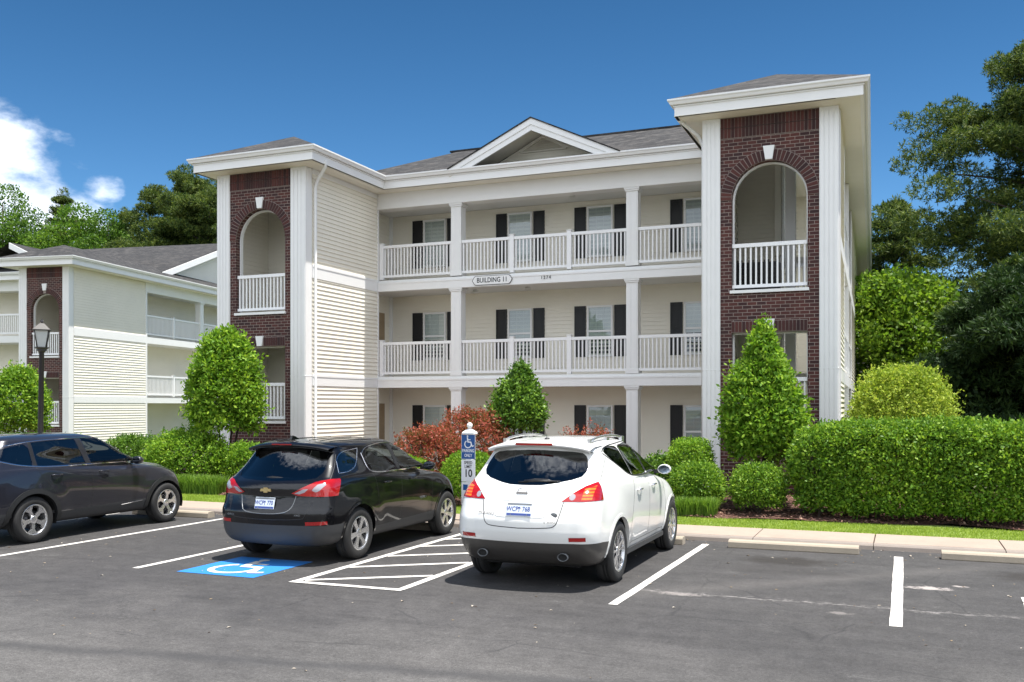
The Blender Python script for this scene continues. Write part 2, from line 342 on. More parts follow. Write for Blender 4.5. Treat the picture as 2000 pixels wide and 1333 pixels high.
m = MB(); m.quad((-60, -30, 0), (40, -30, 0), (40, 15.02, 0), (-60, 15.02, 0)); struct(m.build('parking_lot', 'asphalt'))
# kerb and pavement with joints
m = MB()
for i in range(-20, 12):
    x0, x1 = 1.35+i*1.75+.006, 1.35+(i+1)*1.75-.006
    m.prism([(15.00, 0-.02), (15.015, .055), (15.04, .078), (15.16, .082), (15.16, -.02)], x0, x1, axis=0)
struct(m.build('kerb', 'kerb'))
m = MB()
for i in range(-20, 12):
    x0, x1 = 1.35+i*1.75+.008, 1.35+(i+1)*1.75-.008
    m.box(x0, x1, 15.162, 16.22, -.02, .086)
struct(m.build('pavement', 'walk', bevel=.006))
# lawn strip and mulch bed: gently rising sheets with a wavy border between
def sheet(name, y0f, y1f, zf, mat, nx=160, ny=10, x0=-34, x1=18, amp=.012, seed=0):
    rs = np.random.RandomState(seed); V = []; F_ = []
    for i in range(nx+1):
        x = x0+(x1-x0)*i/nx
        for j in range(ny+1):
            t_ = j/ny; y = y0f(x)*(1-t_)+y1f(x)*t_; V.append((x, y, zf(x, y)+rs.uniform(-amp, amp)))
    for i in range(nx):
        for j in range(ny): a = i*(ny+1)+j; F_.append((a, a+ny+1, a+ny+2, a+1))
    me = raw_mesh(name, V, F_, [M[mat]], True); o = bpy.data.objects.new(name, me); C.objects.link(o); return struct(o)
def edge(x): return 17.58+.16*math.sin(x*.9+1)+.10*math.sin(x*2.3)-.012*x*x*(x > 0)*3
M['lawn_near'] = simple('bright_lawn', (.17, .23, .045), .9, .25, 30)
sheet('lawn_strip', lambda x: 16.2, lambda x: edge(x)+.1, lambda x, y: .075, 'lawn_near', amp=.006)
sheet('mulch_bed', lambda x: edge(x), lambda x: 24.5, lambda x, y: .085+.02*(y-17), 'mulch', ny=40, amp=.022, seed=3)
# painted lines
m = MB(); LW = .052
def pline(mb, x0, y0, x1, y1, w=LW, z=.004, jit=.004, n=14):
    d = Vector((x1-x0, y1-y0)); nrm = Vector((-d.y, d.x)).normalized(); rs = random.Random(int(x0*100+y0*7)); L_ = []; R_ = []
    for i in range(n+1):
        p = Vector((x0, y0))+d*i/n; o1 = w+rs.uniform(-jit, jit); o2 = w+rs.uniform(-jit, jit); L_.append((p+nrm*o1).to_tuple()+(z,)); R_.append((p-nrm*o2).to_tuple()+(z,))
    k = n+1; mb.add(L_+R_, [(i, i+1, k+i+1, k+i) for i in range(n)])
for x in (-14.4, -11.84, -9.30): pline(m, x, 9.62, x, 14.45)
m.build('parking_line', 'line')
struct(bpy.data.objects['parking_line'])
for a in ((-2.87, 9.80, -2.80, 14.62), ): m = MB(); pline(m, *a); struct(m.build('parking_line', 'line'))
m = MB(); pline(m, -.06, 9.86, -.05, 14.42, w=.060, jit=.004, n=14); struct(m.build('parking_line', 'line'))
m = MB(); pline(m, 1.06, 7.6, 1.27, 11.9); struct(m.build('parking_line', 'line'))
m = MB(); hx0, hx1 = -6.80, -5.38
pline(m, hx0, 9.62, hx0+.03, 14.4); pline(m, hx1, 9.66, hx1, 14.4, z=.004); pline(m, hx0-.05, 9.60, hx1+.05, 9.63, z=.0075)
for y in (9.62, 10.62, 11.62, 12.62, 13.45): pline(m, hx0+.06, y+.12, hx1-.05, y+1.05 if y > 10 else y+.98, z=.006)
struct(m.build('hatched_aisle_marking', 'line'))
# blue panel with the wheelchair sign
m = MB(); m.quad((-8.62, 9.62, .004), (-7.42, 9.62, .004), (-7.42, 10.92, .004), (-8.62, 10.92, .004)); struct(m.build('blue_bay_marking', 'blue_paint'))
def wheelchair(mb, cx, cy, s, put, z):      # put(u, v) -> 3D point; unit symbol about 1 high
    def stroke(pts, w):
        for (a, b), (c, d) in zip(pts, pts[1:]):
            t_ = Vector((c-a, d-b)).normalized(); n_ = Vector((-t_.y, t_.x))*w; e_ = t_*w*.6
            a2, b2, c2, d2 = a-e_.x, b-e_.y, c+e_.x, d+e_.y
            mb.quad(*[put(cx+s*q[0], cy+s*q[1], z) for q in ((a2+n_.x, b2+n_.y), (c2+n_.x, d2+n_.y), (c2-n_.x, d2-n_.y), (a2-n_.x, b2-n_.y))])
            z2 = z; 
    arc = [(-.02+.30*math.cos(R(a)), -.18+.30*math.sin(R(a))) for a in range(118, 372, 14)]
    vs = []; n = len(arc)
    for k, a in enumerate(range(118, 372, 14)):
        for rr in (.255, .345): vs.append(put(cx+s*(-.02+rr*math.cos(R(a))), cy+s*(-.18+rr*math.sin(R(a))), z))
    mb.add(vs, [(2*i, 2*i+1, 2*i+3, 2*i+2) for i in range(n-1)])
    mb.add([put(cx+s*(-.06+.075*math.cos(R(a))), cy+s*(.50+.075*math.sin(R(a))), z) for a in range(0, 360, 30)], [tuple(range(12))])
    z += .0006 if z > .02 or True else 0
    stroke([(-.07, .38), (-.02, .02)], .055); z += .0006
    stroke([(-.02, .0), (.24, -.0)], .05); z += .0006
    stroke([(.24, .0), (.36, -.34)], .05); z += .0006
    stroke([(.36, -.36), (.50, -.31)], .045); z += .0006
    stroke([(-.06, .20), (.20, .20)], .038)
m = MB(); wheelchair(m, -8.04, 10.25, 1.0, lambda u, v, z: (u, v, z), .008); struct(m.build('wheelchair_marking', 'line'))

# wheel stops
def wheel_stop():
    o = MB().prism([(-.10, 0), (-.095, .085), (-.07, .115), (.07, .115), (.095, .085), (.10, 0)], -.92, .92, axis=0).build('wheel_stop', 'stop', bevel=.012); return o
ws = wheel_stop()
for i, (x, lab) in enumerate(((-1.50, 'tan concrete wheel stop in the empty bay beside the white SUV'), (1.42, 'tan concrete wheel stop at the right edge of the photo'), (-13.08, 'tan wheel stop under the nose of the dark grey SUV'), (-8.05, 'tan wheel stop under the nose of the black SUV'), (-4.03, 'tan wheel stop in front of the white SUV'))):
    o = ws if i == 0 else ws.copy()
    if i: C.objects.link(o)
    o.location = (x, 14.50, .001); o.rotation_euler = (0, 0, R((.3, -.5, .4, 0, -.3)[i])); tag(o, lab, 'wheel stop', 'wheel stops along the kerb')

# ------------------------------------------------------------ building kit
def siding(mb, p0, h, L, z0, z1, n, ex=.118, lap=.026, mi=0):
    p0 = Vector(p0); h = Vector(h).normalized(); n = Vector(n).normalized(); z = z0
    while z < z1-1e-4:
        zt = min(z+ex, z1); a = p0+h*0; b = p0+h*L
        q = [Vector((a.x, a.y, z))+n*lap, Vector((b.x, b.y, z))+n*lap, Vector((b.x, b.y, zt))+n*.001, Vector((a.x, a.y, zt))+n*.001, Vector((a.x, a.y, z))+n*.001, Vector((b.x, b.y, z))+n*.001]
        mb.add(q, [(0, 1, 2, 3), (4, 5, 1, 0)], mi); z = zt
def railing(name, p0, p1, z0, z1, parent, sp=.112, newels=(), mats='rail', post_ends=(False, False)):
    m = MB(); p0 = Vector(p0); p1 = Vector(p1); d = (p1-p0); L = d.length; d.normalize(); n = Vector((-d.y, d.x))
    def bar(a, b, w, za, zb):
        A = p0+d*a; B = p0+d*b
        vs = [(*(P+n*s_*w), z) for z in (za, zb) for P, s_ in ((A, 1), (B, 1), (B, -1), (A, -1))]
        m.add(vs, [(0, 1, 2, 3), (4, 5, 6, 7), (0, 1, 5, 4), (1, 2, 6, 5), (2, 3, 7, 6), (3, 0, 4, 7)])
    bar(0, L, .032, z0, z0+.07); bar(0, L, .04, z1-.085, z1)
    k = max(1, round(L/sp)); 
    for i in range(k): 
        c_ = (i+.5)*L/k; bar(c_-.019, c_+.019, .018, z0+.072, z1-.087)
    for q in newels:
        bar(q-.062, q+.062, .06, z0-.06, z1+.05); bar(q-.075, q+.075, .073, z1+.052, z1+.07)
    return m.build(name, mats, parent)
def column(x, y, z0, z1, parent, w=.165):
    m = MB(); m.box(x-w, x+w, y, y+2*w, z0, z1-.10)
    m.box(x-w-.03, x+w+.03, y-.03, y+2*w+.03, z1-.10, z1-.055); m.box(x-w-.05, x+w+.05, y-.05, y+2*w+.05, z1-.054, z1)
    for gx in (-.08, .08): m.box(x+gx-.05, x+gx+.05, y-.008, y-.0, z0+.05, z1-.15)
    m.box(x-w-.02, x+w+.02, y-.02, y+2*w+.02, z0, z0+.12); return m.build('column', 'white', parent, bevel=.006)
def window(x, y, z0, w, h, parent, blind=.5, seed=0, faces='-y'):
    f = MB(); t_ = .055; y0, y1 = y-.055, y
    f.box(x-w/2, x+w/2, y0, y1, z0+h-t_, z0+h); f.box(x-w/2, x+w/2, y0-.02, y1, z0, z0+t_)
    f.box(x-w/2, x-w/2+t_, y0, y1, z0+t_, z0+h-t_); f.box(x+w/2-t_, x+w/2, y0, y1, z0+t_, z0+h-t_)
    f.box(x-w/2+t_, x+w/2-t_, y0+.005, y1, z0+h/2-.03, z0+h/2+.03)
    for k in (1, 2):
        gx = x-w/2+t_+(w-2*t_)*k/3; f.box(gx-.008, gx+.008, y0+.028, y0+.036, z0+h/2+.03, z0+h-t_)
        f.box(gx-.008, gx+.008, y0+.028, y0+.036, z0+t_, z0+h/2-.03)
    for zz in (z0+h*.75, z0+h*.25): f.box(x-w/2+t_, x+w/2-t_, y0+.0285, y0+.0365, zz-.008, zz+.008)
    fr = f.build('window', 'white', parent)
    g = MB(); g.quad((x-w/2+t_, y0+.022, z0+t_), (x+w/2-t_, y0+.022, z0+t_), (x+w/2-t_, y0+.022, z0+h-t_), (x-w/2+t_, y0+.022, z0+h-t_)); g.build('pane', 'pane', fr)
    b = MB(); rs = random.Random(seed); zb = z0+h-t_; zlow = z0+t_+(h-2*t_)*(1-blind)
    while zb > zlow:
        b.quad((x-w/2+t_, y-.018, zb-.028), (x+w/2-t_, y-.018, zb-.028), (x+w/2-t_, y-.009, zb), (x-w/2+t_, y-.009, zb)); zb -= .03
    b.quad((x-w/2+t_, y-.004, z0+t_), (x+w/2-t_, y-.004, z0+t_), (x+w/2-t_, y-.004, z0+h-t_), (x-w/2+t_, y-.004, z0+h-t_), mi=1)
    b.build('blind', ['blind', 'dark'], fr); return fr
def shutter(x, y, z0, w, h, parent):
    m = MB(); m.box(x-w/2, x+w/2, y-.022, y, z0, z0+h); m.box(x-w/2, x-w/2+.045, y-.034, y-.023, z0, z0+h); m.box(x+w/2-.045, x+w/2, y-.034, y-.023, z0, z0+h)
    for za in (z0, z0+h*.48, z0+h-.06): m.box(x-w/2+.046, x+w/2-.046, y-.034, y-.023, za, za+.06)
    for (a, b) in ((z0+.10, z0+h*.48-.04), (z0+h*.48+.10, z0+h-.10)): m.box(x-w/2+.08, x+w/2-.08, y-.030, y-.023, a, b)
    return m.build('shutter', 'shutter', parent)
def arch_panel(mb, x0, x1, y0, y1, zt, oc, hw, zs, zc, z2s, z2h, zb):
    """brick front with one arched and one flat opening; mb in local coords. oc centre x, hw half width"""
    r_ = hw
    mb.box(x0, oc-hw, y0, y1, zb, zt); mb.box(oc+hw, x1, y0, y1, zb, zt)
    mb.box(oc-hw, oc+hw, y0, y1, zb, z2s); mb.box(oc-hw, oc+hw, y0, y1, z2h, zs)
    n = 24; 
    for i in range(n):
        a0, a1 = math.pi*i/n, math.pi*(i+1)/n; p, q = (oc-r_*math.cos(a0), zc+r_*math.sin(a0)), (oc-r_*math.cos(a1), zc+r_*math.sin(a1))
        mb.prism([p, q, (q[0], zt), (p[0], zt)], y0, y1, axis=1)
def tower_front(x0, x1, pl, pr, YT, par, zt, z_off=0., brickz=0.0):
    bx0, bx1 = x0+pl, x1-pr; oc = (bx0+bx1)/2; hw = .82
    b = MB(); arch_panel(b, bx0, bx1, YT+.04, YT+.28, zt, oc, hw if bx1-bx0 > 1.9 else (bx1-bx0)/2-.2, 4.70, 6.74, 1.70, 3.77, 0)
    hw = hw if bx1-bx0 > 1.9 else (bx1-bx0)/2-.2
    bo = b.build('brick_front', 'brick', par)
    v = MB(); g = MB(); n = 34; r0, r1 = hw+.004, hw+.24
    for i in range(n):
        a0, a1 = math.pi*(i+.10)/n, math.pi*(i+.90)/n
        A0, A1 = math.pi*i/n, math.pi*(i+1)/n; rr0, rr1 = hw, hw+.25
        g.prism([(oc-rr0*math.cos(A0), 6.74+rr0*math.sin(A0)), (oc-rr0*math.cos(A1), 6.74+rr0*math.sin(A1)), (oc-rr1*math.cos(A1), 6.74+rr1*math.sin(A1)), (oc-rr1*math.cos(A0), 6.74+rr1*math.sin(A0))], YT+.026, YT+.052, axis=1)
        if abs((a0+a1)/2-math.pi/2) < .075: continue
        g.prism([(oc-r0*math.cos(a0), 6.74+r0*math.sin(a0)), (oc-r0*math.cos(a1), 6.74+r0*math.sin(a1)), (oc-r1*math.cos(a1), 6.74+r1*math.sin(a1)), (oc-r1*math.cos(a0), 6.74+r1*math.sin(a0))], YT+.016, YT+.05, axis=1, mi=1)
    g.build('brick_arch', ['mortar', 'brick_cut'], bo)
    for (za, zb_) in ((3.78, 4.01), (zt-.46, zt-.25), (zt-.235, zt-.02)):
        g = MB(); a, b2 = (oc-hw, oc+hw) if za < 4 else (bx0, bx1); k = int((b2-a)/.078); s_ = (b2-a)/k
        g.box(a, b2, YT+.026, YT+.052, za-.012, zb_+.012)
        for i in range(k):
            xc = a+(i+.5)*s_
            if za < 4 and abs(xc-oc) < .11: continue
            g.box(xc-s_*.42, xc+s_*.42, YT+.016, YT+.05, za, zb_, mi=1)
        g.build('soldier_course', ['mortar', 'brick_cut'], bo)
    for za, zb_ in ((7.58, 7.88), (3.775, 4.05)):
        t = MB(); t.prism([(oc-.075, za), (oc+.075, za), (oc+.125, zb_), (oc-.125, zb_)], YT-.02, YT+.05, axis=1); t.build('keystone', 'white', bo, bevel=.008)
    for zz in (4.70, 1.70): t = MB(); t.box(oc-hw-.03, oc+hw+.03, YT-.02, YT+.30, zz-.055, zz+.012); t.build('sill', 'white', bo)
    for top in (True, False):      # white liners inside the openings
        t = MB()
        if top:
            for i in range(20):
                a0, a1 = math.pi*i/20, math.pi*(i+1)/20; ra, rb = hw-.001, hw-.035
                t.prism([(oc-ra*math.cos(a0), 6.74+ra*math.sin(a0)), (oc-ra*math.cos(a1), 6.74+ra*math.sin(a1)), (oc-rb*math.cos(a1), 6.74+rb*math.sin(a1)), (oc-rb*math.cos(a0), 6.74+rb*math.sin(a0))], YT+.20, YT+.30, axis=1)
        else: t.box(oc-hw+.036, oc+hw-.036, YT+.20, YT+.30, 3.735, 3.769)
        for sx in (-1, 1):
            za, zb_ = ((4.713, 6.74) if top else (1.713, 3.769)); t.box(min(oc+sx*(hw-.001), oc+sx*(hw-.035)), max(oc+sx*(hw-.001), oc+sx*(hw-.035)), YT+.20, YT+.30, za, zb_)
        t.build('opening_liner', 'white', bo)
    for zz in (4.77, 1.77): railing('railing', (oc-hw+.01, YT+.12), (oc+hw-.01, YT+.12), zz, zz+.99, par)
    for a, b2 in ((x0, bx0), (bx1, x1)):
        p = MB(); p.box(a, b2, YT, YT+.30, 0, zt); w_ = (b2-a)
        for k in range(4): xc = a+w_*(.14+.24*k); p.box(xc-.035*w_/.4, xc+.035*w_/.4, YT-.012, YT-.001, .25, zt-.08)
        p.box(a-.012, b2+.012, YT-.02, YT+.31, 0, .22); p.box(a-.004, b2+.004, YT-.014, YT+.305, 2.93, 2.945)
        p.build('pilaster', 'white', par, bevel=.004)
    return oc, hw
def eave_box(mb, x0, x1, y0, y1, z0, z1, mi=0): mb.box(x0, x1, y0, y1, z0, z1, mi)
def hip_tower_roof(par, x0, x1, yf, yb, z0, slope, name='roof'):
    m = MB(); hw = (x1-x0)/2; zr = z0+hw*slope; xc = (x0+x1)/2
    m.add([(x0, yf, z0), (x1, yf, z0), (xc, yf+hw, zr), (x0, yb, z0), (x1, yb, z0), (xc, yb, zr)], [(0, 1, 2), (1, 4, 5, 2), (3, 0, 2, 5), (0, 3, 4, 1), (3, 5, 4)])
    return m.build(name, 'shingle', par)
def sweep(mb, path, prof, mi=0, smooth=False):
    """profile points (outward offset, z) along an open path; outward = right of travel"""
    P = [Vector(p) for p in path]; ns = []
    for i in range(len(P)-1): d = (P[i+1]-P[i]).normalized(); ns.append(Vector((d.y, -d.x)))
    rows = []
    for i, p in enumerate(P):
        if i == 0: n, k = ns[0], 1
        elif i == len(P)-1: n, k = ns[-1], 1
        else:
            n = (ns[i-1]+ns[i]).normalized(); k = 1/max(.3, n.dot(ns[i]))
        rows.append([(p.x+n.x*o*k, p.y+n.y*o*k, z) for o, z in prof])
    m_ = len(prof); vs = [q for r_ in rows for q in r_]; fs = [(i*m_+j, (i+1)*m_+j, (i+1)*m_+j+1, i*m_+j+1) for i in range(len(P)-1) for j in range(m_-1)]
    fs += [tuple(range(m_)), tuple(range((len(P)-1)*m_, len(P)*m_))]
    mb.add(vs, fs, mi, smooth)
def cornice(path, par, z0, z1):
    m = MB(); prof = [(-.10, z0+.002), (-.035, z0+.002), (-.035, z0+.20), (-.01, z0+.21), (-.01, z1-.14), (-.10, z1-.14)]
    sweep(m, path, prof); m.build('fascia', 'white', par)
    m = MB(); prof = [(-.008, z1-.135), (.05, z1-.13), (.075, z1-.075), (.10, z1-.05), (.10, z1-.012), (.085, z1-.012), (-.008, z1-.02)]
    sweep(m, path, prof); return m.build('gutter', 'white', par)
def wallbox(mb, x0, x1, y0, y1, z0, z1): mb.box(x0, x1, y0, y1, z0, z1)

def build_main():
    B = thing('apartment_building', 'large cream apartment block with two brick arched towers and the BUILDING 11 sign', 'building', (-9.9, 25.3, 0))
    org = Vector((-9.9, 25.3, 0))
    before = set(bpy.data.objects)
    YT, YM, YB = 21.54, 25.33, 27.08
    XL0, XL1, XR0, XR1 = -17.85, -14.89, -4.20, -1.27
    ZT = 8.60
    tower_front(XL0, XL1, .43, .49, YT, B, ZT); tower_front(XR0, XR1, .40, .40, YT, B, ZT)
    # --- walls
    w = MB()
    siding(w, (XL1-.01, YT+.31, 0), (0, 1, 0), YM-YT-.31, 0.1, 2.68, (1, 0, 0)); siding(w, (XL1-.01, YT+.31, 0), (0, 1, 0), YM-YT-.31, 2.98, 5.62, (1, 0, 0)); siding(w, (XL1-.01, YT+.31, 0), (0, 1, 0), YM-YT-.31, 5.97, ZT, (1, 0, 0))
    w.box(XL1-.20, XL1-.012, YT+.30, YM, 0, ZT)
    siding(w, (XL0+.01, YT+.31, 0), (0, 1, 0), 28, 0.1, ZT, (-1, 0, 0)); w.box(XL0+.012, XL0+.2, YT+.30, 50, 0, ZT)
    siding(w, (-15.43, YB, 0), (1, 0, 0), 12.3, 0.1, 8.25, (0, -1, 0)); w.box(-15.6, -3.1, YB+.002, YB+.2, 0, 8.5)
    siding(w, (-15.43, YM, 0), (0, 1, 0), YB-YM, 0.1, 8.25, (1, 0, 0)); w.box(-15.7, -15.44, YM, YB, 0, 8.4)
    w.box(-15.44, XL1-.012, YM-.18, YM-.002, 0, ZT)      # return wall behind the corner
    siding(w, (XR0+.02, YT+.31, 0), (0, 1, 0), YB-YT-.31, 0.1, ZT, (-1, 0, 0)); w.box(XR0+.022, XR0+.2, YT+.30, YB, 0, ZT)
    # tower interiors
    x0, x1, yb = XL0+.2, XL1-.2, 23.6
    siding(w, (x0, YT+.3, 0), (0, 1, 0), yb-YT-.3, 0.1, 8.5, (1, 0, 0)); siding(w, (x1, YT+.3, 0), (0, 1, 0), yb-YT-.3, 0.1, 8.5, (-1, 0, 0)); siding(w, (x0, yb, 0), (1, 0, 0), x1-x0, 0.1, 8.5, (0, -1, 0)); w.box(x0, x1, yb+.002, yb+.15, 0, ZT)
    x0, x1, yb = XR0+.2, XR1-.2, 25.2      # the right tower opens to the breezeway behind
    siding(w, (x0, YT+.3, 0), (0, 1, 0), yb-YT-.3, 0.1, 8.5, (1, 0, 0)); siding(w, (x1, YT+.3, 0), (0, 1, 0), 3.1, 0.1, 8.5, (-1, 0, 0)); siding(w, (x0, yb, 0), (1, 0, 0), 1.1, 0.1, 8.5, (0, -1, 0)); w.box(x0, x0+1.1, yb+.002, yb+.15, 0, ZT)
    w.box(x0, XR1-.3, 25.4, 30, 8.46, 8.56)
    siding(w, (x0+.9, 30.0, 0), (1, 0, 0), 1.6, 0.1, 8.5, (0, -1, 0))
    # long right flank, running back
    a_ = R(1.55); e = Vector((-math.sin(a_), math.cos(a_), 0)); nn = Vector((e.y, -e.x, 0)); P0 = Vector((XR1-.01, YT+.31, 0))
    def flank(t0, t1, za, zb, off=0.):
        p = P0+e*t0-nn*off; siding(w, p, e, t1-t0, za, zb, nn); q0 = p-nn*.002; q1 = q0+e*(t1-t0); q2, q3 = q1-nn*.16, q0-nn*.16
        w.add([(q.x, q.y, z) for z in (za, zb) for q in (q0, q1, q2, q3)], [(0, 1, 2, 3), (4, 5, 6, 7), (0, 1, 5, 4), (1, 2, 6, 5), (2, 3, 7, 6), (3, 0, 4, 7)])
    for t0, t1 in ((0, 3.2), (11.5, 16), (16.01, 31.9)):
        for za, zb in ((.1, 2.68), (2.98, 5.62), (5.97, ZT)): flank(t0, t1, za, zb)
    for za, zb in ((.1, 2.68), (2.98, 5.62), (5.97, ZT)): flank(3.2, 11.5, za, zb, 1.5)
    w.box(XR1-1.6, XR1-.2, YT+31.5, YT+31.9, 0, ZT); w.box(-17.6, -3.0, 50, 50.2, 0, 8.6)
    w.build('wall', 'siding', B)
    # --- trim: bands, corner boards, beams
    t = MB()
    for za, zb in ((2.68, 2.98), (5.62, 5.97)):
        t.box(XL1-.012, XL1+.022, YT+.31, YM-.02, za, zb-.06); t.box(XL1-.012, XL1+.032, YT+.31, YM-.02, zb-.058, zb)
        for t0, t1, o in ((0.02, 31.9, .02),):
            p = P0+e*t0+nn*o; q = p+e*(t1-t0); p2, q2 = p-nn*.2, q-nn*.2
            t.add([(k.x, k.y, z) for z in (za, zb) for k in (p, q, q2, p2)], [(0, 1, 2, 3), (4, 5, 6, 7), (0, 1, 5, 4), (1, 2, 6, 5), (2, 3, 7, 6), (3, 0, 4, 7)])
    t.box(XL1-.16, XL1+.026, YM-.018, YM+.05, 0, ZT); t.box(XL1-.012, XL1+.018, YT+.305, YM-.02, ZT-.14, ZT-.002)
    t.box(-15.44, -15.33, YB-.10, YB-.016, 0.1, 8.25)
    for tt in (.0, 3.1, 7.4, 11.5, 31.8):
        p = P0+e*tt+nn*.03; q = p+e*.16; p2, q2 = p-nn*.22, q-nn*.22
        t.add([(k.x, k.y, z) for z in (0, ZT-.01) for k in (p, q, q2, p2)], [(0, 1, 2, 3), (4, 5, 6, 7), (0, 1, 5, 4), (1, 2, 6, 5), (2, 3, 7, 6), (3, 0, 4, 7)])
    t.box(XR1-1.42, XR1-1.18, 24.3, 24.54, 4.6, 8.5); t.box(XR1-1.42, XR1-1.18, 24.3, 24.54, 0.1, 4.4); t.box(XR0+1.29, XR0+1.40, 25.08, 25.2, .1, 8.5)      # post seen through the right arch
    t.build('trim', 'white', B)
    t = MB()
    for za in (2.68, 5.62):
        t.box(XL1+.03, XR0+.0, YM-.04, YM+.18, za, za+.26); t.box(XL1+.03, XR0, YM-.055, YM-.041, za+.215, za+.262); t.box(XL1+.03, XR0, YM+.02, YM+.18, za+.262, za+.335)
    t.box(XL1+.03, XR0, YM-.03, YM+.36, 8.13, 8.60); t.box(XL1+.03, XR0, YM-.045, YM-.031, 8.13, 8.30)
    t.build('balcony_beam', 'white', B)
    t = MB()
    for za in (2.70, 5.65): t.box(-15.43, XR0+.02, YM+.181, YB, za, za+.20); t.box(-15.43, XR0+.02, YM+.182, YB-.01, za+.22, za+.31)
    t.box(-15.43, XR0+.02, YM+.361, YB, 8.25, 8.40)
    for za in (4.44, 1.44): t.box(XL0+.2, XL1-.2, YT+.285, 23.6, za, za+.18); t.box(XR0+.2, XR1-.21, YT+.285, 25.2, za, za+.18)
    t.box(XL0+.2, XL1-.2, YT+.285, 23.6, 8.45, 8.55); t.box(XR0+.2, XR1-.21, YT+.285, 26.6, 8.45, 8.55)
    for zz in (.15, 2.7, 5.65):
        p = P0+e*3.2; q = P0+e*11.5; p2, q2 = p-nn*1.5, q-nn*1.5
        t.add([(k.x, k.y, z) for z in (zz, zz+.25) for k in (p-nn*.2, q-nn*.2, q2, p2)], [(0, 1, 2, 3), (4, 5, 6, 7), (0, 1, 5, 4), (1, 2, 6, 5), (2, 3, 7, 6), (3, 0, 4, 7)])
    t.box(-15.4, XR0, YM+.1, YB, -.02, .16)
    t.build('balcony_floor', 'ceiling', B)
    for (za, zb) in ((.16, 2.68), (3.02, 5.62), (5.98, 8.13)):
        for x in (-12.235, -6.875): column(x, YM+.02, za, zb, B)
    for za in (3.09, 6.05):
        railing('railing', (XL1+.05, YM+.10), (-12.40, YM+.10), za, za+.98, B, newels=(.06,))
        railing('railing', (-12.07, YM+.10), (-7.04, YM+.10), za, za+.98, B, newels=(1.61, 3.36))
        railing('railing', (-6.71, YM+.10), (XR0+.0, YM+.10), za, za+.98, B)
        for t0, t1 in ((3.26, 7.4), (7.56, 11.5)):
            p, q = P0+e*t0-nn*.04, P0+e*t1-nn*.04; railing('railing', (p.x, p.y), (q.x, q.y), za, za+.98, B)
    railing('railing', (XR1-1.17, 24.42), (XR1-.22, 24.42), 4.7, 5.65, B)
    # windows and shutters
    k = 0
    for fl, z0 in enumerate((.63, 3.59, 6.55)):
        for x, bl in zip((-13.80, -10.87, -8.31, -5.40), ((.62, 1, .5, .95), (.58, .6, .62, .56), (1, .97, .98, .98))[fl]):
            window(x, YB-.012, z0, .80, 1.52, B, bl, k); k += 1
            shutter(x-.62, YB-.012, z0, .36, 1.52, B); shutter(x+.62, YB-.012, z0, .36, 1.52, B)
    # dark lattice screen on the right landing, ceiling fans' lights, end door
    m = MB()
    for i in range(12): m.box(XR0+.42+.09*i, XR0+.45+.09*i, 23.2, 23.23, 4.64, 5.62)
    for i in range(9): m.box(XR0+.40, XR0+1.46, 23.231, 23.25, 4.66+.11*i, 4.69+.11*i)
    m.box(XR0+.38, XR0+1.5, 23.28, 23.5, 4.63, 5.55); m.build('lattice_screen', 'black', B)
    for i, (x, z) in enumerate(((-10.3, 5.64), (-8.9, 8.25), (-12.0, 5.64))):
        m = MB(); m.lathe([(.0, z-.001), (.09, z-.003), (.095, z-.015), (.07, z-.04), (0.0, z-.05)], 16, (x, YM+.9, 0), cap=False); m.build('ceiling_light', 'frost', B)
    m = MB()
    for z in (.2, 3.1): m.box(-15.425, -15.40, 25.75, 26.65, z, z+2.0); m.box(-15.405, -15.39, 25.85, 26.55, z+1.1, z+1.85)
    m.build('door', 'tan', B)
    # sign and number on the balcony beam
    sg = MB(); zc, x0, x1 = 5.785, -11.62, -10.44
    def plate(d, y, mi):
        hw, hh, c_ = (x1-x0)/2-d, .135-d, .06; xm = (x0+x1)/2
        pts = [(xm-hw-.05+d*.3, zc), (xm-hw+c_*.2, zc+hh*.75), (xm-hw+c_*.9, zc+hh), (xm+hw-c_*.9, zc+hh), (xm+hw-c_*.2, zc+hh*.75), (xm+hw+.05-d*.3, zc), (xm+hw-c_*.2, zc-hh*.75), (xm+hw-c_*.9, zc-hh), (xm-hw+c_*.9, zc-hh), (xm-hw+c_*.2, zc-hh*.75)]
        sg.prism(pts, y, YM-.056, axis=1, mi=mi)
    plate(0, YM-.066, 0); plate(.014, YM-.070, 1); so = sg.build('building_sign', ['black', 'white'], B)
    text_mesh('BUILDING 11', .20, 'black', so, ((x0+x1)/2, YM-.073, zc), name='lettering', sx=.84, bold=.002)
    text_mesh('1 2 7 4', .125, 'black', B, (-9.37, YM-.059, 5.775), name='house_number', sx=.85, bold=.002)
    # downspout on the left tower
    m = MB(); x, y = XL1+.045, YT+.40
    m.tube([(-14.32, 21.62, 8.72), (-14.36, 21.68, 8.55), (-14.75, y-.02, 8.30), (x, y, 8.12), (x, y, 7.9), (x, y, .3), (x+.03, y-.05, .12)], .045, 8); m.build('downspout', 'white', B)
    m = MB(); m.tube([(-4.72, 21.3, 8.8), (-4.70, 21.4, 8.62), (-4.35, YT+.34, 8.35), (-4.25, YT+.36, 8.1), (-4.25, YT+.36, .2)], .045, 8); m.build('downspout', 'white', B)
    # --- eaves
    E0 = Vector((-.72, 20.99, 0)); E1 = E0+e*32.9
    path = [(-18.27, 52), (-18.27, 20.99), (-14.29, 20.99), (-14.29, 24.72), (-4.76, 24.72), (-4.76, 20.99), (-.72, 20.99), (E1.x, E1.y), (-3.5, E1.y)]
    cornice(path, B, 8.60, 8.98)
    m = MB()
    m.box(-18.25, -14.32, 21.02, 25.4, 8.602, 8.615); m.box(-14.31, -4.745, 24.75, YM+.2, 8.602, 8.614); m.box(-4.735, -1.3, 21.02, 25.4, 8.602, 8.6145)
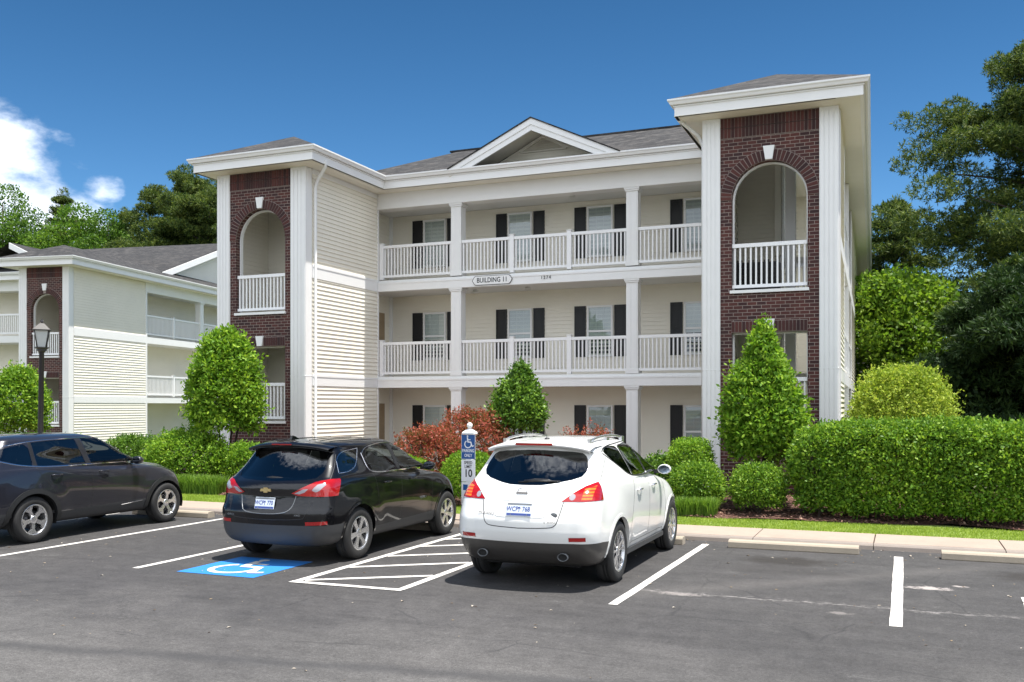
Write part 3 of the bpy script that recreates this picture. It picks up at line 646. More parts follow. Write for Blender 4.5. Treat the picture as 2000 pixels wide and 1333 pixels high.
    f1 = P0-nn*.2; f2 = f1+e*32; g1 = E0-nn*.03; g2 = g1+e*32.9
    m.add([(f1.x, 21.02, 8.603), (g1.x, 21.02, 8.603), (g2.x, g2.y, 8.603), (f2.x, f2.y, 8.603)], [(0, 1, 2, 3)])
    m.add([(-18.25, 25.4, 8.603), (-17.7, 25.4, 8.603), (-17.7, 51.9, 8.603), (-18.25, 51.9, 8.603)], [(0, 1, 2, 3)])
    m.build('soffit', 'soffit', B)
    # --- roofs
    m = MB(); z0 = 8.985; s_ = .46
    def hip(x0, x1, yf, yr, sl=s_):
        hw = (x1-x0)/2; xc = (x0+x1)/2; zr = z0+hw*sl
        m.add([(x0, yf, z0), (x1, yf, z0), (xc, yf+hw, zr), (x0, yr, z0), (x1, yr, z0), (xc, yr, zr)], [(0, 1, 2), (1, 4, 5, 2), (3, 0, 2, 5)])
    hip(-18.31, -14.25, 20.95, 30.5)
    hw = 2.04; xc = -2.74; zr = z0+hw*s_
    far = E1.y+.05
    m.add([(-4.80, 20.95, z0), (-.68, 20.95, z0), (xc, 20.95+hw, zr), (-4.80, 27, z0), (E1.x+.04, far, z0), (xc-.9, far-2, zr)], [(0, 1, 2), (1, 4, 5, 2), (3, 0, 2, 5)])
    ze = z0; yr_, zr_ = 27.6, 10.32
    # main front plane with the gable's valley cut out of it
    gx, gz, gw, yv = -9.58, 10.17, 2.58, 27.25
    m.add([(-16.15, 24.68, ze), (gx-gw, 24.68, ze), (gx, yv, gz), (-13.2, yr_, zr_)], [(0, 1, 2, 3)])
    m.add([(gx+gw, 24.68, ze), (-3.0, 24.68, ze), (-3.0, yr_, zr_), (gx, yv, gz)], [(0, 1, 2, 3)])
    m.add([(gx, yv, gz), (-3.0, yr_, zr_), (-13.2, yr_, zr_)], [(0, 1, 2)])
    m.add([(-16.15, 24.68, ze), (-13.2, yr_, zr_), (-16.15, 30.5, ze)], [(0, 1, 2)]); m.add([(-16.15, 30.5, ze), (-13.2, yr_, zr_), (-3.0, yr_, zr_), (-3.0, 30.5, ze)], [(0, 1, 2, 3)])
    m.add([(-18.3, 30.5, ze), (-3., 30.5, ze), (-3., 52, ze), (-18.3, 52, ze), (-10.6, 38, 11.8), (-10.6, 44, 11.8)], [(0, 1, 4), (1, 2, 5, 4), (2, 3, 5), (3, 0, 4, 5)])
    # gable planes, a finger thick at the rakes
    for sx in (-1, 1):
        A = Vector((gx+sx*gw, 24.60, ze-.005)); Bq = Vector((gx, 24.60, gz+.012)); D_ = Vector((gx, yv, gz+.012)); dn = Vector((0, 0, -.035))
        m.add([A, Bq, D_, A+dn, Bq+dn, D_+dn], [(0, 1, 2), (3, 4, 5), (0, 1, 4, 3)])
    m.box(-13.5, -3.0, yr_-.08, yr_+.08, zr_-.02, zr_+.03)
    m.add([(gx-gw+.35, 24.80, ze+.02), (gx+gw-.35, 24.80, ze+.02), (gx+2.0, 25.66, ze+.10), (gx-2.0, 25.66, ze+.10), (gx-gw+.35, 24.80, ze-.05), (gx+gw-.35, 24.80, ze-.05)], [(0, 1, 2, 3), (0, 1, 5, 4)])
    m.build('roof', 'shingle', B)
    m = MB()
    for sx in (-1, 1):
        zt = gz-.025; sl = (zt-8.965)/gw
        for ya, d0, d1 in ((24.63, 0, .17), (24.655, .172, .33)):
            m.prism([(gx, zt-d0), (gx+sx*(gw-d0/sl), 8.965), (gx+sx*(gw-d1/sl), 8.965), (gx, zt-d1)], ya, 24.72, axis=1)
    m.build('rake_board', 'white', B)
    m = MB()
    for sx in (-1, 1): m.quad((gx+sx*gw, 24.72, ze-.22), (gx, 24.72, gz-.21), (gx, 25.7, gz-.21), (gx+sx*gw, 25.7, ze-.22))
    m.build('gable_soffit', 'soffit', B)
    m = MB(); z = 8.95
    while z < 9.97:
        zt = min(z+.115, 9.97); h1 = (9.97-z)*2.02; h2 = (9.97-zt)*2.02
        m.add([(gx-h1, 25.665, z), (gx+h1, 25.665, z), (gx+h2, 25.679, zt), (gx-h2, 25.679, zt), (gx-h1, 25.68, z), (gx+h1, 25.68, z)], [(0, 1, 2, 3), (4, 5, 1, 0)]); z = zt
    m.add([(gx-2.1, 25.685, 8.9), (gx+2.1, 25.685, 8.9), (gx, 25.685, 9.97)], [(0, 1, 2)]); m.build('gable_wall', 'siding', B)
    m = MB(); zb, za = 9.52, 9.90; hw = .70
    for sx in (-1, 1): m.prism([(gx, za+.05), (gx+sx*(hw+.12), zb-.01), (gx+sx*(hw-.05), zb-.01), (gx, za-.05)], 25.61, 25.655, axis=1)
    m.box(gx-hw, gx+hw, 25.61, 25.655, zb-.05, zb-.011)
    for i in range(5):
        z = zb+.01+i*.06; h1 = (za-z)*1.7
        if h1 > .05: m.quad((gx-h1, 25.62, z), (gx+h1, 25.62, z), (gx+h1*.85, 25.655, z+.05), (gx-h1*.85, 25.655, z+.05))
    m.build('gable_vent', 'soffit', B)
    bpy.context.view_layer.update()
    for o in list(B.children):
        o.data.transform(Matrix.Translation(-org))
        for c in o.children: c.data.transform(Matrix.Translation(-org))
    return B
BM = build_main()

def build_second():
    B = thing('apartment_building', 'smaller looking cream apartment block farther back, behind the street lamp at the left edge', 'building', (-33.4, 30.7, -.42), R(9.2))
    ZT = 8.60; YM = 3.8; YB = 5.5
    tower_front(-2.55, 0, .40, .33, 0, B, ZT)
    w = MB(); L1_ = 5.6
    for za, zb in ((.1, 2.68), (2.98, 5.62), (5.97, ZT)): siding(w, (-.01, .31, 0), (0, 1, 0), L1_-.31, za, zb, (1, 0, 0))
    w.box(-.2, -.012, .3, L1_, 0, ZT); siding(w, (-1.6, L1_, 0), (0, 1, 0), 14, .1, 8.3, (1, 0, 0)); w.box(-1.8, -1.602, L1_, 22, 0, 8.4)
    siding(w, (-1.6, L1_, 0), (1, 0, 0), 1.59, .1, 8.3, (0, 1, 0)); siding(w, (-1.6, 18.0, 0), (1, 0, 0), 1.59, .1, 8.3, (0, -1, 0)); w.box(-1.6, 0, 18.01, 22, 0, 8.4)
    siding(w, (-14, YB, 0), (1, 0, 0), 11.5, .1, 8.3, (0, -1, 0)); w.box(-14, -2.4, YB+.002, YB+.2, 0, 8.4); siding(w, (-2.54, .31, 0), (0, 1, 0), YB-.3, .1, ZT, (-1, 0, 0)); w.box(-2.54+.002, -2.4, .3, YB, 0, ZT)
    siding(w, (-2.35, .3, 0), (0, 1, 0), 3, .1, 8.5, (1, 0, 0)); siding(w, (-2.35, 3.3, 0), (1, 0, 0), 2.1, .1, 8.5, (0, -1, 0)); w.box(-2.35, -.2, 3.302, 3.5, 0, ZT)
    # gable wall of the cross block, over the side balconies
    z = 8.9
    while z < 12.0:
        zt = min(z+.115, 12.05); a, b2 = 6.9+(z-9.0)*2.75, 22; a2 = 6.9+(zt-9.0)*2.75
        w.add([(-.60, a, z), (-.60, b2, z), (-.614, b2, zt), (-.614, a2, zt), (-.615, a, z), (-.615, b2, z)], [(0, 1, 2, 3), (4, 5, 1, 0)]); z = zt
    w.build('wall', 'siding', B)
    t = MB()
    for za, zb in ((2.68, 2.98), (5.62, 5.97)): t.box(-.012, .024, .31, L1_, za, zb); t.box(-.15, .0, L1_+.01, 18, za, zb-.04); t.box(-14, -2.56, YM-.1, YM+.2, za, zb-.02)
    t.box(-.15, .0, L1_+.01, 18, 8.13, 8.6); t.box(-14, -2.56, YM-.1, YM+.2, 8.13, 8.6); t.box(-.14, .022, L1_-.12, L1_+.005, 0, ZT)
    t.build('trim', 'white', B)
    f = MB()
    for za in (2.70, 5.65): f.box(-1.6, -.151, L1_, 18, za, za+.22); f.box(-14, -2.56, YM+.2, YB, za, za+.22)
    f.box(-1.6, -.151, L1_, 18, 8.28, 8.4); f.box(-14, -2.56, YM+.2, YB, 8.28, 8.4)
    for za in (4.44, 1.44): f.box(-2.35, -.2, .285, 3.3, za, za+.18)
    f.box(-2.35, -.2, .285, 3.3, 8.45, 8.55); f.build('balcony_floor', 'ceiling', B)
    for za, zb in ((.1, 2.68), (2.98, 5.62), (5.97, 8.13)): column(-.16, 10.4, za, zb, B, .16)
    for za in (3.07, 6.05):
        railing('railing', (-.08, L1_+.02), (-.08, 10.38), za, za+.98, B, newels=(2.35,)); railing('railing', (-.08, 10.75), (-.08, 17.9), za, za+.98, B, newels=(2.0, 4.4))
        railing('railing', (-8.6, YM), (-2.56, YM), za, za+.98, B)
    for z0 in (3.59, 6.55):
        window(-3.35, YB-.012, z0, .8, 1.52, B, .8, 3)
        shutter(-3.97, YB-.012, z0, .36, 1.52, B); window(-6.2, YB-.012, z0, .8, 1.52, B, .8, 5); shutter(-5.58, YB-.012, z0, .36, 1.52, B)
    text_mesh('1 3 1 0', .16, 'black', B, (-3.4, YM-.105, 5.78), name='house_number', sx=.9)
    cornice([(-3.15, YM+.0), (-3.15, -.55), (.60, -.55), (.60, 24)], B, 8.60, 8.98); cornice([(-14.5, YM-.6), (-3.15, YM-.6)], B, 8.60, 8.98)
    m = MB(); m.box(-3.13, .57, -.52, 3.4, 8.602, 8.615); m.box(0, .57, 3.41, 24, 8.602, 8.614); m.box(-14.4, -3.14, YM-.57, YM+.3, 8.602, 8.613); m.build('soffit', 'soffit', B)
    m = MB(); z0 = 8.985; sl = .42; hw = 1.9; xc = -1.28
    m.add([(-3.18, -.6, z0), (.64, -.6, z0), (xc, -.6+hw, z0+hw*sl), (-3.18, 9, z0), (.64, 24, z0), (xc, 24, z0+hw*sl)], [(0, 1, 2), (1, 4, 5, 2), (3, 0, 2, 5)])
    m.add([(-14.5, YM-.65, z0), (-3.1, YM-.65, z0), (-2.0, YM+4.8, z0+5.4*.36), (-14.5, YM+4.8, z0+5.4*.36)], [(0, 1, 2, 3)])
    # cross block: ridge running left-right
    m.add([(-.15, 6.3, 9.05), (-.15, 14.5, 12.05), (-26, 14.5, 12.05), (-26, 6.3, 9.05)], [(0, 1, 2, 3)]); m.add([(-.15, 14.5, 12.05), (-.15, 23, 9.0), (-26, 23, 9.0), (-26, 14.5, 12.05)], [(0, 1, 2, 3)])
    # small front gable at the far left
    gx = -5.6
    m.add([(gx+2.9, 3.0, 8.98), (gx, 3.0, 10.35), (gx, 8, 10.35), (gx+2.9, 5, 9.3)], [(0, 1, 2, 3)]); m.add([(gx-2.9, 3.0, 8.98), (gx, 3.0, 10.35), (gx, 8, 10.35)], [(0, 1, 2)])
    m.build('roof', 'shingle', B)
    m = MB(); m.add([(.0-.10, y, z) for y, z in ((6.3, 9.02), (14.5, 12.02), (14.5, 11.70), (6.3, 8.70))]+[(-.20, y, z) for y, z in ((6.3, 9.02), (14.5, 12.02), (14.5, 11.70), (6.3, 8.70))], [(0, 1, 2, 3), (4, 5, 6, 7), (2, 3, 7, 6), (0, 1, 5, 4)])
    for sx in (1,): m.add([(gx+sx*2.9, y, z) if q else (gx, y, z) for y in (2.92, 3.0) for q, z in ((1, 8.96), (0, 10.33), (0, 10.05), (1, 8.70))], [(0, 1, 2, 3), (4, 5, 6, 7), (2, 3, 7, 6), (0, 1, 5, 4)])
    m.build('rake_board', 'white', B)
    m = MB(); m.quad((-.2, 6.3, 8.74), (-.2, 14.5, 11.74), (-.62, 14.5, 11.74), (-.62, 6.3, 8.74)); m.build('gable_soffit', 'soffit', B)
    return B
build_second()

# ------------------------------------------------------------ street lamp and sign post
def street_lamp():
    L = thing('street_lamp', 'black lantern street lamp on a slender pole beside the left building', 'street lamp', (-17.68, 15.45, .07)); L.rotation_euler = (0, R(1.1), 0)
    H = 3.25
    m = MB(); m.lathe([(.17, 0), (.17, .05), (.12, .08), (.11, .5), (.07, .56), (.062, .60), (.052, H), (.06, H+.01)], 16); m.build('pole', 'lamp_metal', L)
    m = MB(); m.lathe([(.06, H), (.10, H+.03), (.10, H+.06), (.15, H+.09), (.15, H+.11)], 8, smooth=False); m.build('collar', 'lamp_metal', L)
    g = MB(); zb, zt = H+.11, H+.47; r0, r1 = .12, .195
    g.lathe([(r0, zb), (r1, zt)], 4, smooth=False); g.build('lamp_glass', 'frost', L)
    f = MB()
    for k in range(4):
        a = math.pi/2*k; f.tube([(1.02*r0*math.cos(a), 1.02*r0*math.sin(a), zb), (1.02*r1*math.cos(a), 1.02*r1*math.sin(a), zt)], .012, 6)
    f.lathe([(r1+.02, zt), (r1+.055, zt+.005), (r1+.055, zt+.025), (.08, zt+.15), (.05, zt+.17), (.03, zt+.175), (.045, zt+.20), (.03, zt+.24), (.0, zt+.25)], 4, smooth=False, cap=False); f.build('lamp_cap', 'lamp_metal', L)
    return L
street_lamp()
M['sign_blue'] = simple('blue_sign_face', (.012, .075, .25), .45); M['sign_white'] = simple('white_sign_face', (.74, .75, .77), .45, .04, 12); M['ink'] = simple('black_ink', (.012, .012, .014), .5); M['red'] = simple('red_ink', (.5, .03, .03), .5)
def sign_post():
    P = thing('sign_post', 'white post with ball finial carrying the blue wheelchair sign and the SPEED LIMIT 10 sign', 'sign post', (-7.14, 15.36, .08))
    m = MB(); m.box(-.052, .052, -.052, .052, 0, 1.56); m.build('post', 'white', P, bevel=.004)
    m = MB(); m.box(-.115, .115, -.085, .085, 1.545, 1.575); m.add([(-.115, -.085, 1.576), (.115, -.085, 1.576), (.115, .085, 1.576), (-.115, .085, 1.576), (0, 0, 1.66)], [(0, 1, 4), (1, 2, 4), (2, 3, 4), (3, 0, 4)])
    m.lathe([(.028, 1.62), (.022, 1.655)]+[(.052*math.sin(R(a)), 1.70-.052*math.cos(R(a))) for a in range(25, 180, 15)]+[(.001, 1.753)], 16); m.build('finial', 'white', P)
    def plate(z0, z1, face, w=.135):
        m = MB(); m.box(-w, w, -.062, -.056, z0, z1); 
        m.box(-w+.006, w-.006, -.0640, -.0621, z0+.006, z1-.006, mi=1); return m.build('sign_panel', ['sign_white', face], P, bevel=0)
    a = plate(1.10, 1.54, 'sign_blue')
    m = MB(); wheelchair(m, 0, 1.405, .21, lambda u, v, z: (u, -.0648-z*.3, v), .0005); m.build('wheelchair_symbol', 'sign_white', a)
    text_mesh('PARKING', .078, 'sign_white', a, (0, -.0655, 1.25), ext=.0008, sx=.72, bold=.0015); text_mesh('ONLY', .078, 'sign_white', a, (0, -.0655, 1.165), ext=.0008, sx=.72, bold=.0015)
    b = plate(.70, 1.09, 'sign_white')
    text_mesh('SPEED', .075, 'ink', b, (0, -.0655, 1.035), ext=.0008, sx=.80, bold=.0012); text_mesh('LIMIT', .075, 'ink', b, (0, -.0655, .965), ext=.0008, sx=.80, bold=.0012); text_mesh('10', .19, 'ink', b, (0, -.0655, .845), ext=.0008, sx=.85, bold=.004)
    c_ = plate(.28, .69, 'sign_white')
    m = MB(); m.box(-.10, -.01, -.0660, -.0645, .55, .65); m.build('printed_block', 'sign_blue', c_); m = MB(); m.prism([(-.08, .40), (.02, .52), (.06, .42), (.0, .36)], -.0662, -.0645, axis=1); m.build('printed_mark', 'red', c_)
sign_post()
# ------------------------------------------------------------ cars
def car_paint(name, c, metal=.0, rough=.28, flake=0., spec=.5):
    t = NT(name); b_ = c
    if flake: f = t.noise(900, 2, .5); b_ = t.mix(t.math('MULTIPLY', f, flake), c, tuple(min(1, x*1.8+.01) for x in c))
    bf = t.n('ShaderNodeNewGeometry').outputs['Backfacing']
    t.col(t.mix(bf, b_, (.02, .02, .021))); t.p(Roughness=t.math('ADD', rough, t.math('MULTIPLY', bf, .5)), Metallic=metal, Coat_Weight=t.math('SUBTRACT', 1., bf), Coat_Roughness=.03, Specular_IOR_Level=spec)
    return t.m
M['paint_white'] = car_paint('pearl_white_paint', (.78, .785, .76), 0, .35)
M['paint_black'] = car_paint('black_car_paint', (.004, .004, .005), 0, .3, 0, .1)
M['paint_grey'] = car_paint('dark_grey_metallic_paint', (.014, .0145, .021), .3, .3, .5)
M['clad'] = simple('black_plastic_cladding', (.017, .018, .019), .5, .1, 30)
M['clad_grey'] = simple('grey_lower_cladding', (.040, .041, .043), .6, .1, 30)
M['clad_brown'] = simple('brown_grey_lower_bumper', (.060, .056, .052), .38, .1, 30)
M['rubber'] = simple('tyre_rubber', (.018, .018, .018), .75, .2, 40)
M['alloy'] = simple('bright_alloy', (.62, .62, .63), .24, .03, 5, Metallic=.85)
M['alloy_dark'] = simple('dark_alloy', (.06, .06, .065), .35, 0, 5, Metallic=.6)
M['chrome'] = simple('chrome', (.8, .8, .82), .1, Metallic=1.)
M['well'] = simple('wheel_well_black', (.008, .008, .008), .9)
M['seat'] = simple('dark_seat_fabric', (.035, .034, .036), .85)
M['beige_seat'] = simple('beige_seat', (.20, .17, .13), .85)
M['lens_clear'] = simple('clear_lens', (.30, .29, .32), .08, Coat_Weight=1.)
def amber():
    t = NT('amber_lens'); f = t.n('ShaderNodeTexWave', {'Scale': 9.}, bands_direction='Z'); t.set(f.inputs['Vector'], t.obj()); g = t.noise(60, 2)
    t.col(t.mix(t.math('MULTIPLY', f.outputs['Fac'], t.math('ADD', g, .4)), (.50, .02, .008), (.80, .22, .02))); t.p(Roughness=.12, Coat_Weight=1.); return t.m
M['lens_amber'] = amber()
M['plate'] = simple('number_plate', (.62, .68, .76), .4, .06, 30)
M['plate_blue'] = simple('plate_blue', (.03, .06, .25), .4)
def red_lens():
    t = NT('red_lens'); v = t.map((60, 60, 60)); f = t.n('ShaderNodeTexWave', {'Scale': .35, 'Distortion': 0.}, bands_direction='Z'); t.set(f.inputs['Vector'], v)
    t.col(t.mix(f.outputs['Fac'], (.20, .003, .004), (.46, .009, .009))); t.p(Roughness=.08, Coat_Weight=1., Coat_Roughness=.02); return t.m
M['lens_red'] = red_lens()
def car_glass(name, tint, add=.0):
    t = NT(name); out = t.t.nodes['Material Output']; gl = t.n('ShaderNodeBsdfGlossy', {'Color': (1, 1, 1, 1), 'Roughness': .012}); tr = t.n('ShaderNodeBsdfTransparent', {'Color': (*tint, 1)})
    fr = t.n('ShaderNodeFresnel', {'IOR': 1.55}); ms = t.n('ShaderNodeMixShader'); t.set(ms.inputs[0], t.math('ADD', fr.outputs[0], add)); t.set(ms.inputs[1], tr.outputs[0]); t.set(ms.inputs[2], gl.outputs[0]); t.set(out.inputs[0], ms.outputs[0]); return t.m
M['glass_tint'] = car_glass('tinted_car_glass', (.13, .16, .16), .06); M['glass_clear'] = car_glass('clear_car_glass', (.80, .88, .83), .01); M['glass_mid'] = car_glass('privacy_car_glass', (.30, .34, .33), .06)
M['mirror'] = simple('mirror_glass', (.30, .36, .44), .03, Metallic=1.)

def crom(P, t):
    n = len(P); t = min(max(t, 0), n-1-1e-9); i = int(t); f = t-i; p0, p1, p2, p3 = P[max(i-1, 0)], P[i], P[min(i+1, n-1)], P[min(i+2, n-1)]
    # monotone-ish cubic
    m1 = (p2-p0)/2; m2 = (p3-p1)/2; d = p2-p1
    lim = 2.2
    m1 = np.where(m1*d <= 0, 0, np.sign(d)*np.minimum(abs(m1), lim*abs(d))); m2 = np.where(m2*d <= 0, 0, np.sign(d)*np.minimum(abs(m2), lim*abs(d)))
    f2, f3 = f*f, f*f*f
    return (2*f3-3*f2+1)*p1+(f3-2*f2+f)*m1+(-2*f3+3*f2)*p2+(f3-f2)*m2
class MBS(MB):       # every strip added becomes a part of its own
    def __init__(s): super().__init__(); s.q = []
    def add(s, vs, fs, mi=0, smooth=False): s.q.append((vs, fs)); return s
    def build(s, name, mats, parent=None, **k):
        for vs, fs in s.q: MB().add(vs, fs).build(name, mats, parent)
class Body:
    """levels: z, yr, yf, wr, wm, wf, bow_r, bow_f, corner_r, corner_f, dz_r, dz_f"""
    def __init__(s, levels, axles, rad, flare=.018, sub=7, post=None):
        s.axles = axles; s.rad = rad; K = np.array(levels, float); nl = (len(K)-1)*sub+1
        N1, N2, N3 = 14, 9, 56; rings = []
        for q in range(nl):
            z, yr, yf, wr, wm, wf, br, bf, cr, cf, dzr, dzf = crom(K, q/sub)
            pts = []
            for i in range(N1): t = i/N1; x = t*(wr-cr); pts.append((x, yr+br*t*t))
            ya = yr+br+cr*1.05; yb = yf-bf-cf*1.3
            for i in range(N2): a = math.pi/2*i/N2; pts.append((wr-cr+cr*math.sin(a)**.92 if 0 else wr-cr+cr*math.sin(a), yr+br+cr*1.05*(1-math.cos(a))))
            for i in range(N3+1):
                t = i/N3; y = ya+(yb-ya)*t; x = wr*(1-t)*(1-2*t)+4*wm*t*(1-t)-wf*t*(1-2*t) if 0 else (wr*(2*t-1)*(t-1)+wm*4*t*(1-t)+wf*t*(2*t-1)); pts.append((x, y))
            for i in range(1, N2+1): a = math.pi/2*(1-i/N2); pts.append((wf-cf+cf*math.sin(a), yb+cf*1.3*math.cos(a)))
            for i in range(1, N1): t = 1-i/N1; x = t*(wf-cf); pts.append((x, yf-bf*t*t))
            pts.append((0, yf)); half = len(pts)
            L_ = max(yf-yr, .01); row = []
            for x, y in pts: t = (y-yr)/L_; row.append([x, y, z+dzr*(1-t)**2+dzf*t**2])
            rings.append(row)
        A = np.array(rings)
        for ya in axles:        # swelling over the wheels
            dd = np.sqrt((A[..., 1]-ya)**2+(A[..., 2]-rad)**2); k = np.clip(1-abs(dd-rad*1.15)/(rad*.85), 0, 1); k = k*k*(3-2*k); A[..., 0] += flare*k*(A[..., 0] > .6)
        if post is not None: A = post(A)
        B_ = A[:, 1:-1][:, ::-1].copy(); B_[..., 0] *= -1; F_ = np.concatenate([A, B_], axis=1); n = F_.shape[1]
        V = [tuple(p) for r_ in F_ for p in r_]; fs = []
        for i in range(nl-1):
            for j in range(n): j2 = (j+1) % n; fs.append((i*n+j, i*n+j2, (i+1)*n+j2, (i+1)*n+j))
        fs.append(tuple(range(n))[::-1]); fs.append(tuple(range((nl-1)*n, nl*n)))
        me = bpy.data.meshes.new('skin'); me.from_pydata(V, [], fs); bm = bmesh.new(); bm.from_mesh(me); bpy.data.meshes.remove(me)
        bmesh.ops.remove_doubles(bm, verts=bm.verts, dist=1e-5); bmesh.ops.recalc_face_normals(bm, faces=bm.faces); bm.normal_update()
        s.bm = bm; s.ref = bm.copy(); s.ref.normal_update(); bmesh.ops.triangulate(s.ref, faces=s.ref.faces); s.ref.normal_update(); s.bvh = BVHTree.FromBMesh(s.ref); s.ref.faces.ensure_lookup_table()
        s.reg = bm.faces.layers.int.new('reg')
    def normal(s, co):
        p, n, i, d = s.bvh.find_nearest(co)
        if i is None: return Vector((0, 0, 1))
        f = s.ref.faces[i]; v = f.verts; a, b, c = (q.co for q in v); w0 = (b-p).cross(c-p).length; w1 = (c-p).cross(a-p).length; w2 = (a-p).cross(b-p).length; t = w0+w1+w2
        if t < 1e-12: return n
        return ((v[0].normal*w0+v[1].normal*w1+v[2].normal*w2)/t).normalized()
    def cut(s, poly, reg, ax='side', filt=None, only=(0,)):
        """mark the skin inside a polygon as region reg. side: (y, z) both sides; rear: (x, z) mirrored if asked by the caller"""
        A, B_ = (1, 2) if ax == 'side' else (0, 2)
        x0, x1 = min(p[0] for p in poly)-.03, max(p[0] for p in poly)+.03; z0, z1 = min(p[1] for p in poly)-.03, max(p[1] for p in poly)+.03
        def ok(f):
            if f[s.reg] not in only: return False
            c = f.calc_center_median()
            if filt and not filt(c, f): return False
            us = [v.co[A] for v in f.verts]; vs = [v.co[B_] for v in f.verts]
            return max(us) > x0 and min(us) < x1 and max(vs) > z0 and min(vs) < z1
        fs = [f for f in s.bm.faces if ok(f)]; n = len(poly)
        for i in range(n):
            p, q = poly[i], poly[(i+1) % n]; no = Vector((0, 0, 0)); no[A] = q[1]-p[1]; no[B_] = -(q[0]-p[0]); co = Vector((0, 0, 0)); co[A], co[B_] = p
            if no.length < 1e-6: continue
            ed = {e for f in fs for e in f.edges}; vv = {v for f in fs for v in f.verts}
            r_ = bmesh.ops.bisect_plane(s.bm, geom=list(fs)+list(ed)+list(vv), dist=1e-5, plane_co=co, plane_no=no.normalized())
            fs = [g for g in r_['geom'] if isinstance(g, bmesh.types.BMFace)]
        def inside(u, v):
            c = False; j = n-1
            for i in range(n):
                if (poly[i][1] > v) != (poly[j][1] > v) and u < (poly[j][0]-poly[i][0])*(v-poly[i][1])/(poly[j][1]-poly[i][1])+poly[i][0]: c = not c
                j = i
            return c
        for f in fs:
            if f[s.reg] in only and inside(*(lambda c: (c[A], c[B_]))(f.calc_center_median())): f[s.reg] = reg
    def extract(s, reg, name, mats, parent, off=0., label=None, select=None):
        fs = [f for f in s.bm.faces if f[s.reg] == reg and (select is None or select(f.calc_center_median()))]
        if not fs: return None
        idx = {}; V = []; Nn = []; F_ = []
        for f in fs:
            r_ = []
            for v in f.verts:
                if v.index not in idx: idx[v.index] = len(V); n = s.normal(v.co); V.append(tuple(v.co+n*off)); Nn.append(tuple(n))
                r_.append(idx[v.index])
            F_.append(r_)
        me = bpy.data.meshes.new(name); me.from_pydata(V, [], F_); me.materials.append(M[mats] if isinstance(mats, str) else mats)
        me.polygons.foreach_set('use_smooth', [True]*len(F_)); me.normals_split_custom_set_from_vertices(Nn)
        o = bpy.data.objects.new(name, me); C.objects.link(o); o.parent = parent
        if label: o['label'] = label
        return o
    def hit(s, p, d):
        r_ = s.bvh.ray_cast(Vector(p), Vector(d)); return r_[0]
    def ribbon(s, mb, pts, w=.008, h=.0015, ax='side', sx=1, step=.03, mi=0, closed=False):
        """a thin strip lying on the skin along a polyline given in the projection plane"""
        if closed: pts = list(pts)+[pts[0]]
        elif len(pts) > 2:       # ease the corners of an open strip
            for _ in range(3):
                o = [pts[0]]
                for a, b in zip(pts, pts[1:]): o += [(a[0]*.75+b[0]*.25, a[1]*.75+b[1]*.25), (a[0]*.25+b[0]*.75, a[1]*.25+b[1]*.75)]
                pts = o+[pts[-1]]
        P = []
        for a, b in zip(pts, pts[1:]):
            k = max(1, int(math.hypot(b[0]-a[0], b[1]-a[1])/step)); P += [(a[0]+(b[0]-a[0])*i/k, a[1]+(b[1]-a[1])*i/k) for i in range(k)]
        P.append(pts[-1]); Q = []
        for u, v in P:
            if ax == 'side': hp = s.hit((sx*2.5, u, v), (-sx, 0, 0))
            elif ax == 'rear': hp = s.hit((u*sx, -2, v), (0, 1, 0))
            elif ax == 'top': hp = s.hit((u*sx, v, 3), (0, 0, -1))
            else: hp = s.hit((u*sx, 8, v), (0, -1, 0))
            if hp is not None: Q.append((hp, s.normal(hp)))
        if len(Q) < 2: return
        vs = []; n = len(Q)
        for i, (p, nr) in enumerate(Q):
            t = (Q[min(i+1, n-1)][0]-Q[max(i-1, 0)][0]); t = t.normalized() if t.length > 1e-9 else Vector((0, 0, 1)); b_ = nr.cross(t).normalized()
            vs += [p+b_*w/2+nr*.0003, p+b_*w*.3+nr*h, p-b_*w*.3+nr*h, p-b_*w/2+nr*.0003]
        mb.add(vs, [(4*i+j, 4*i+4+j, 4*i+5+j, 4*i+1+j) for i in range(n-1) for j in range(3)], mi, False)
def arcpoly(cx, cz, r, a0, a1, n=28): return [(cx+r*math.cos(R(a0+(a1-a0)*i/n)), cz+r*math.sin(R(a0+(a1-a0)*i/n))) for i in range(n+1)]
def smooth_poly(pts, k=3):        # rounds corners by Chaikin
    for _ in range(k):
        o = []; n = len(pts)
        for i in range(n): a, b = pts[i], pts[(i+1) % n]; o += [(a[0]*.8+b[0]*.2, a[1]*.8+b[1]*.2), (a[0]*.2+b[0]*.8, a[1]*.2+b[1]*.8)]
        pts = o
    return pts
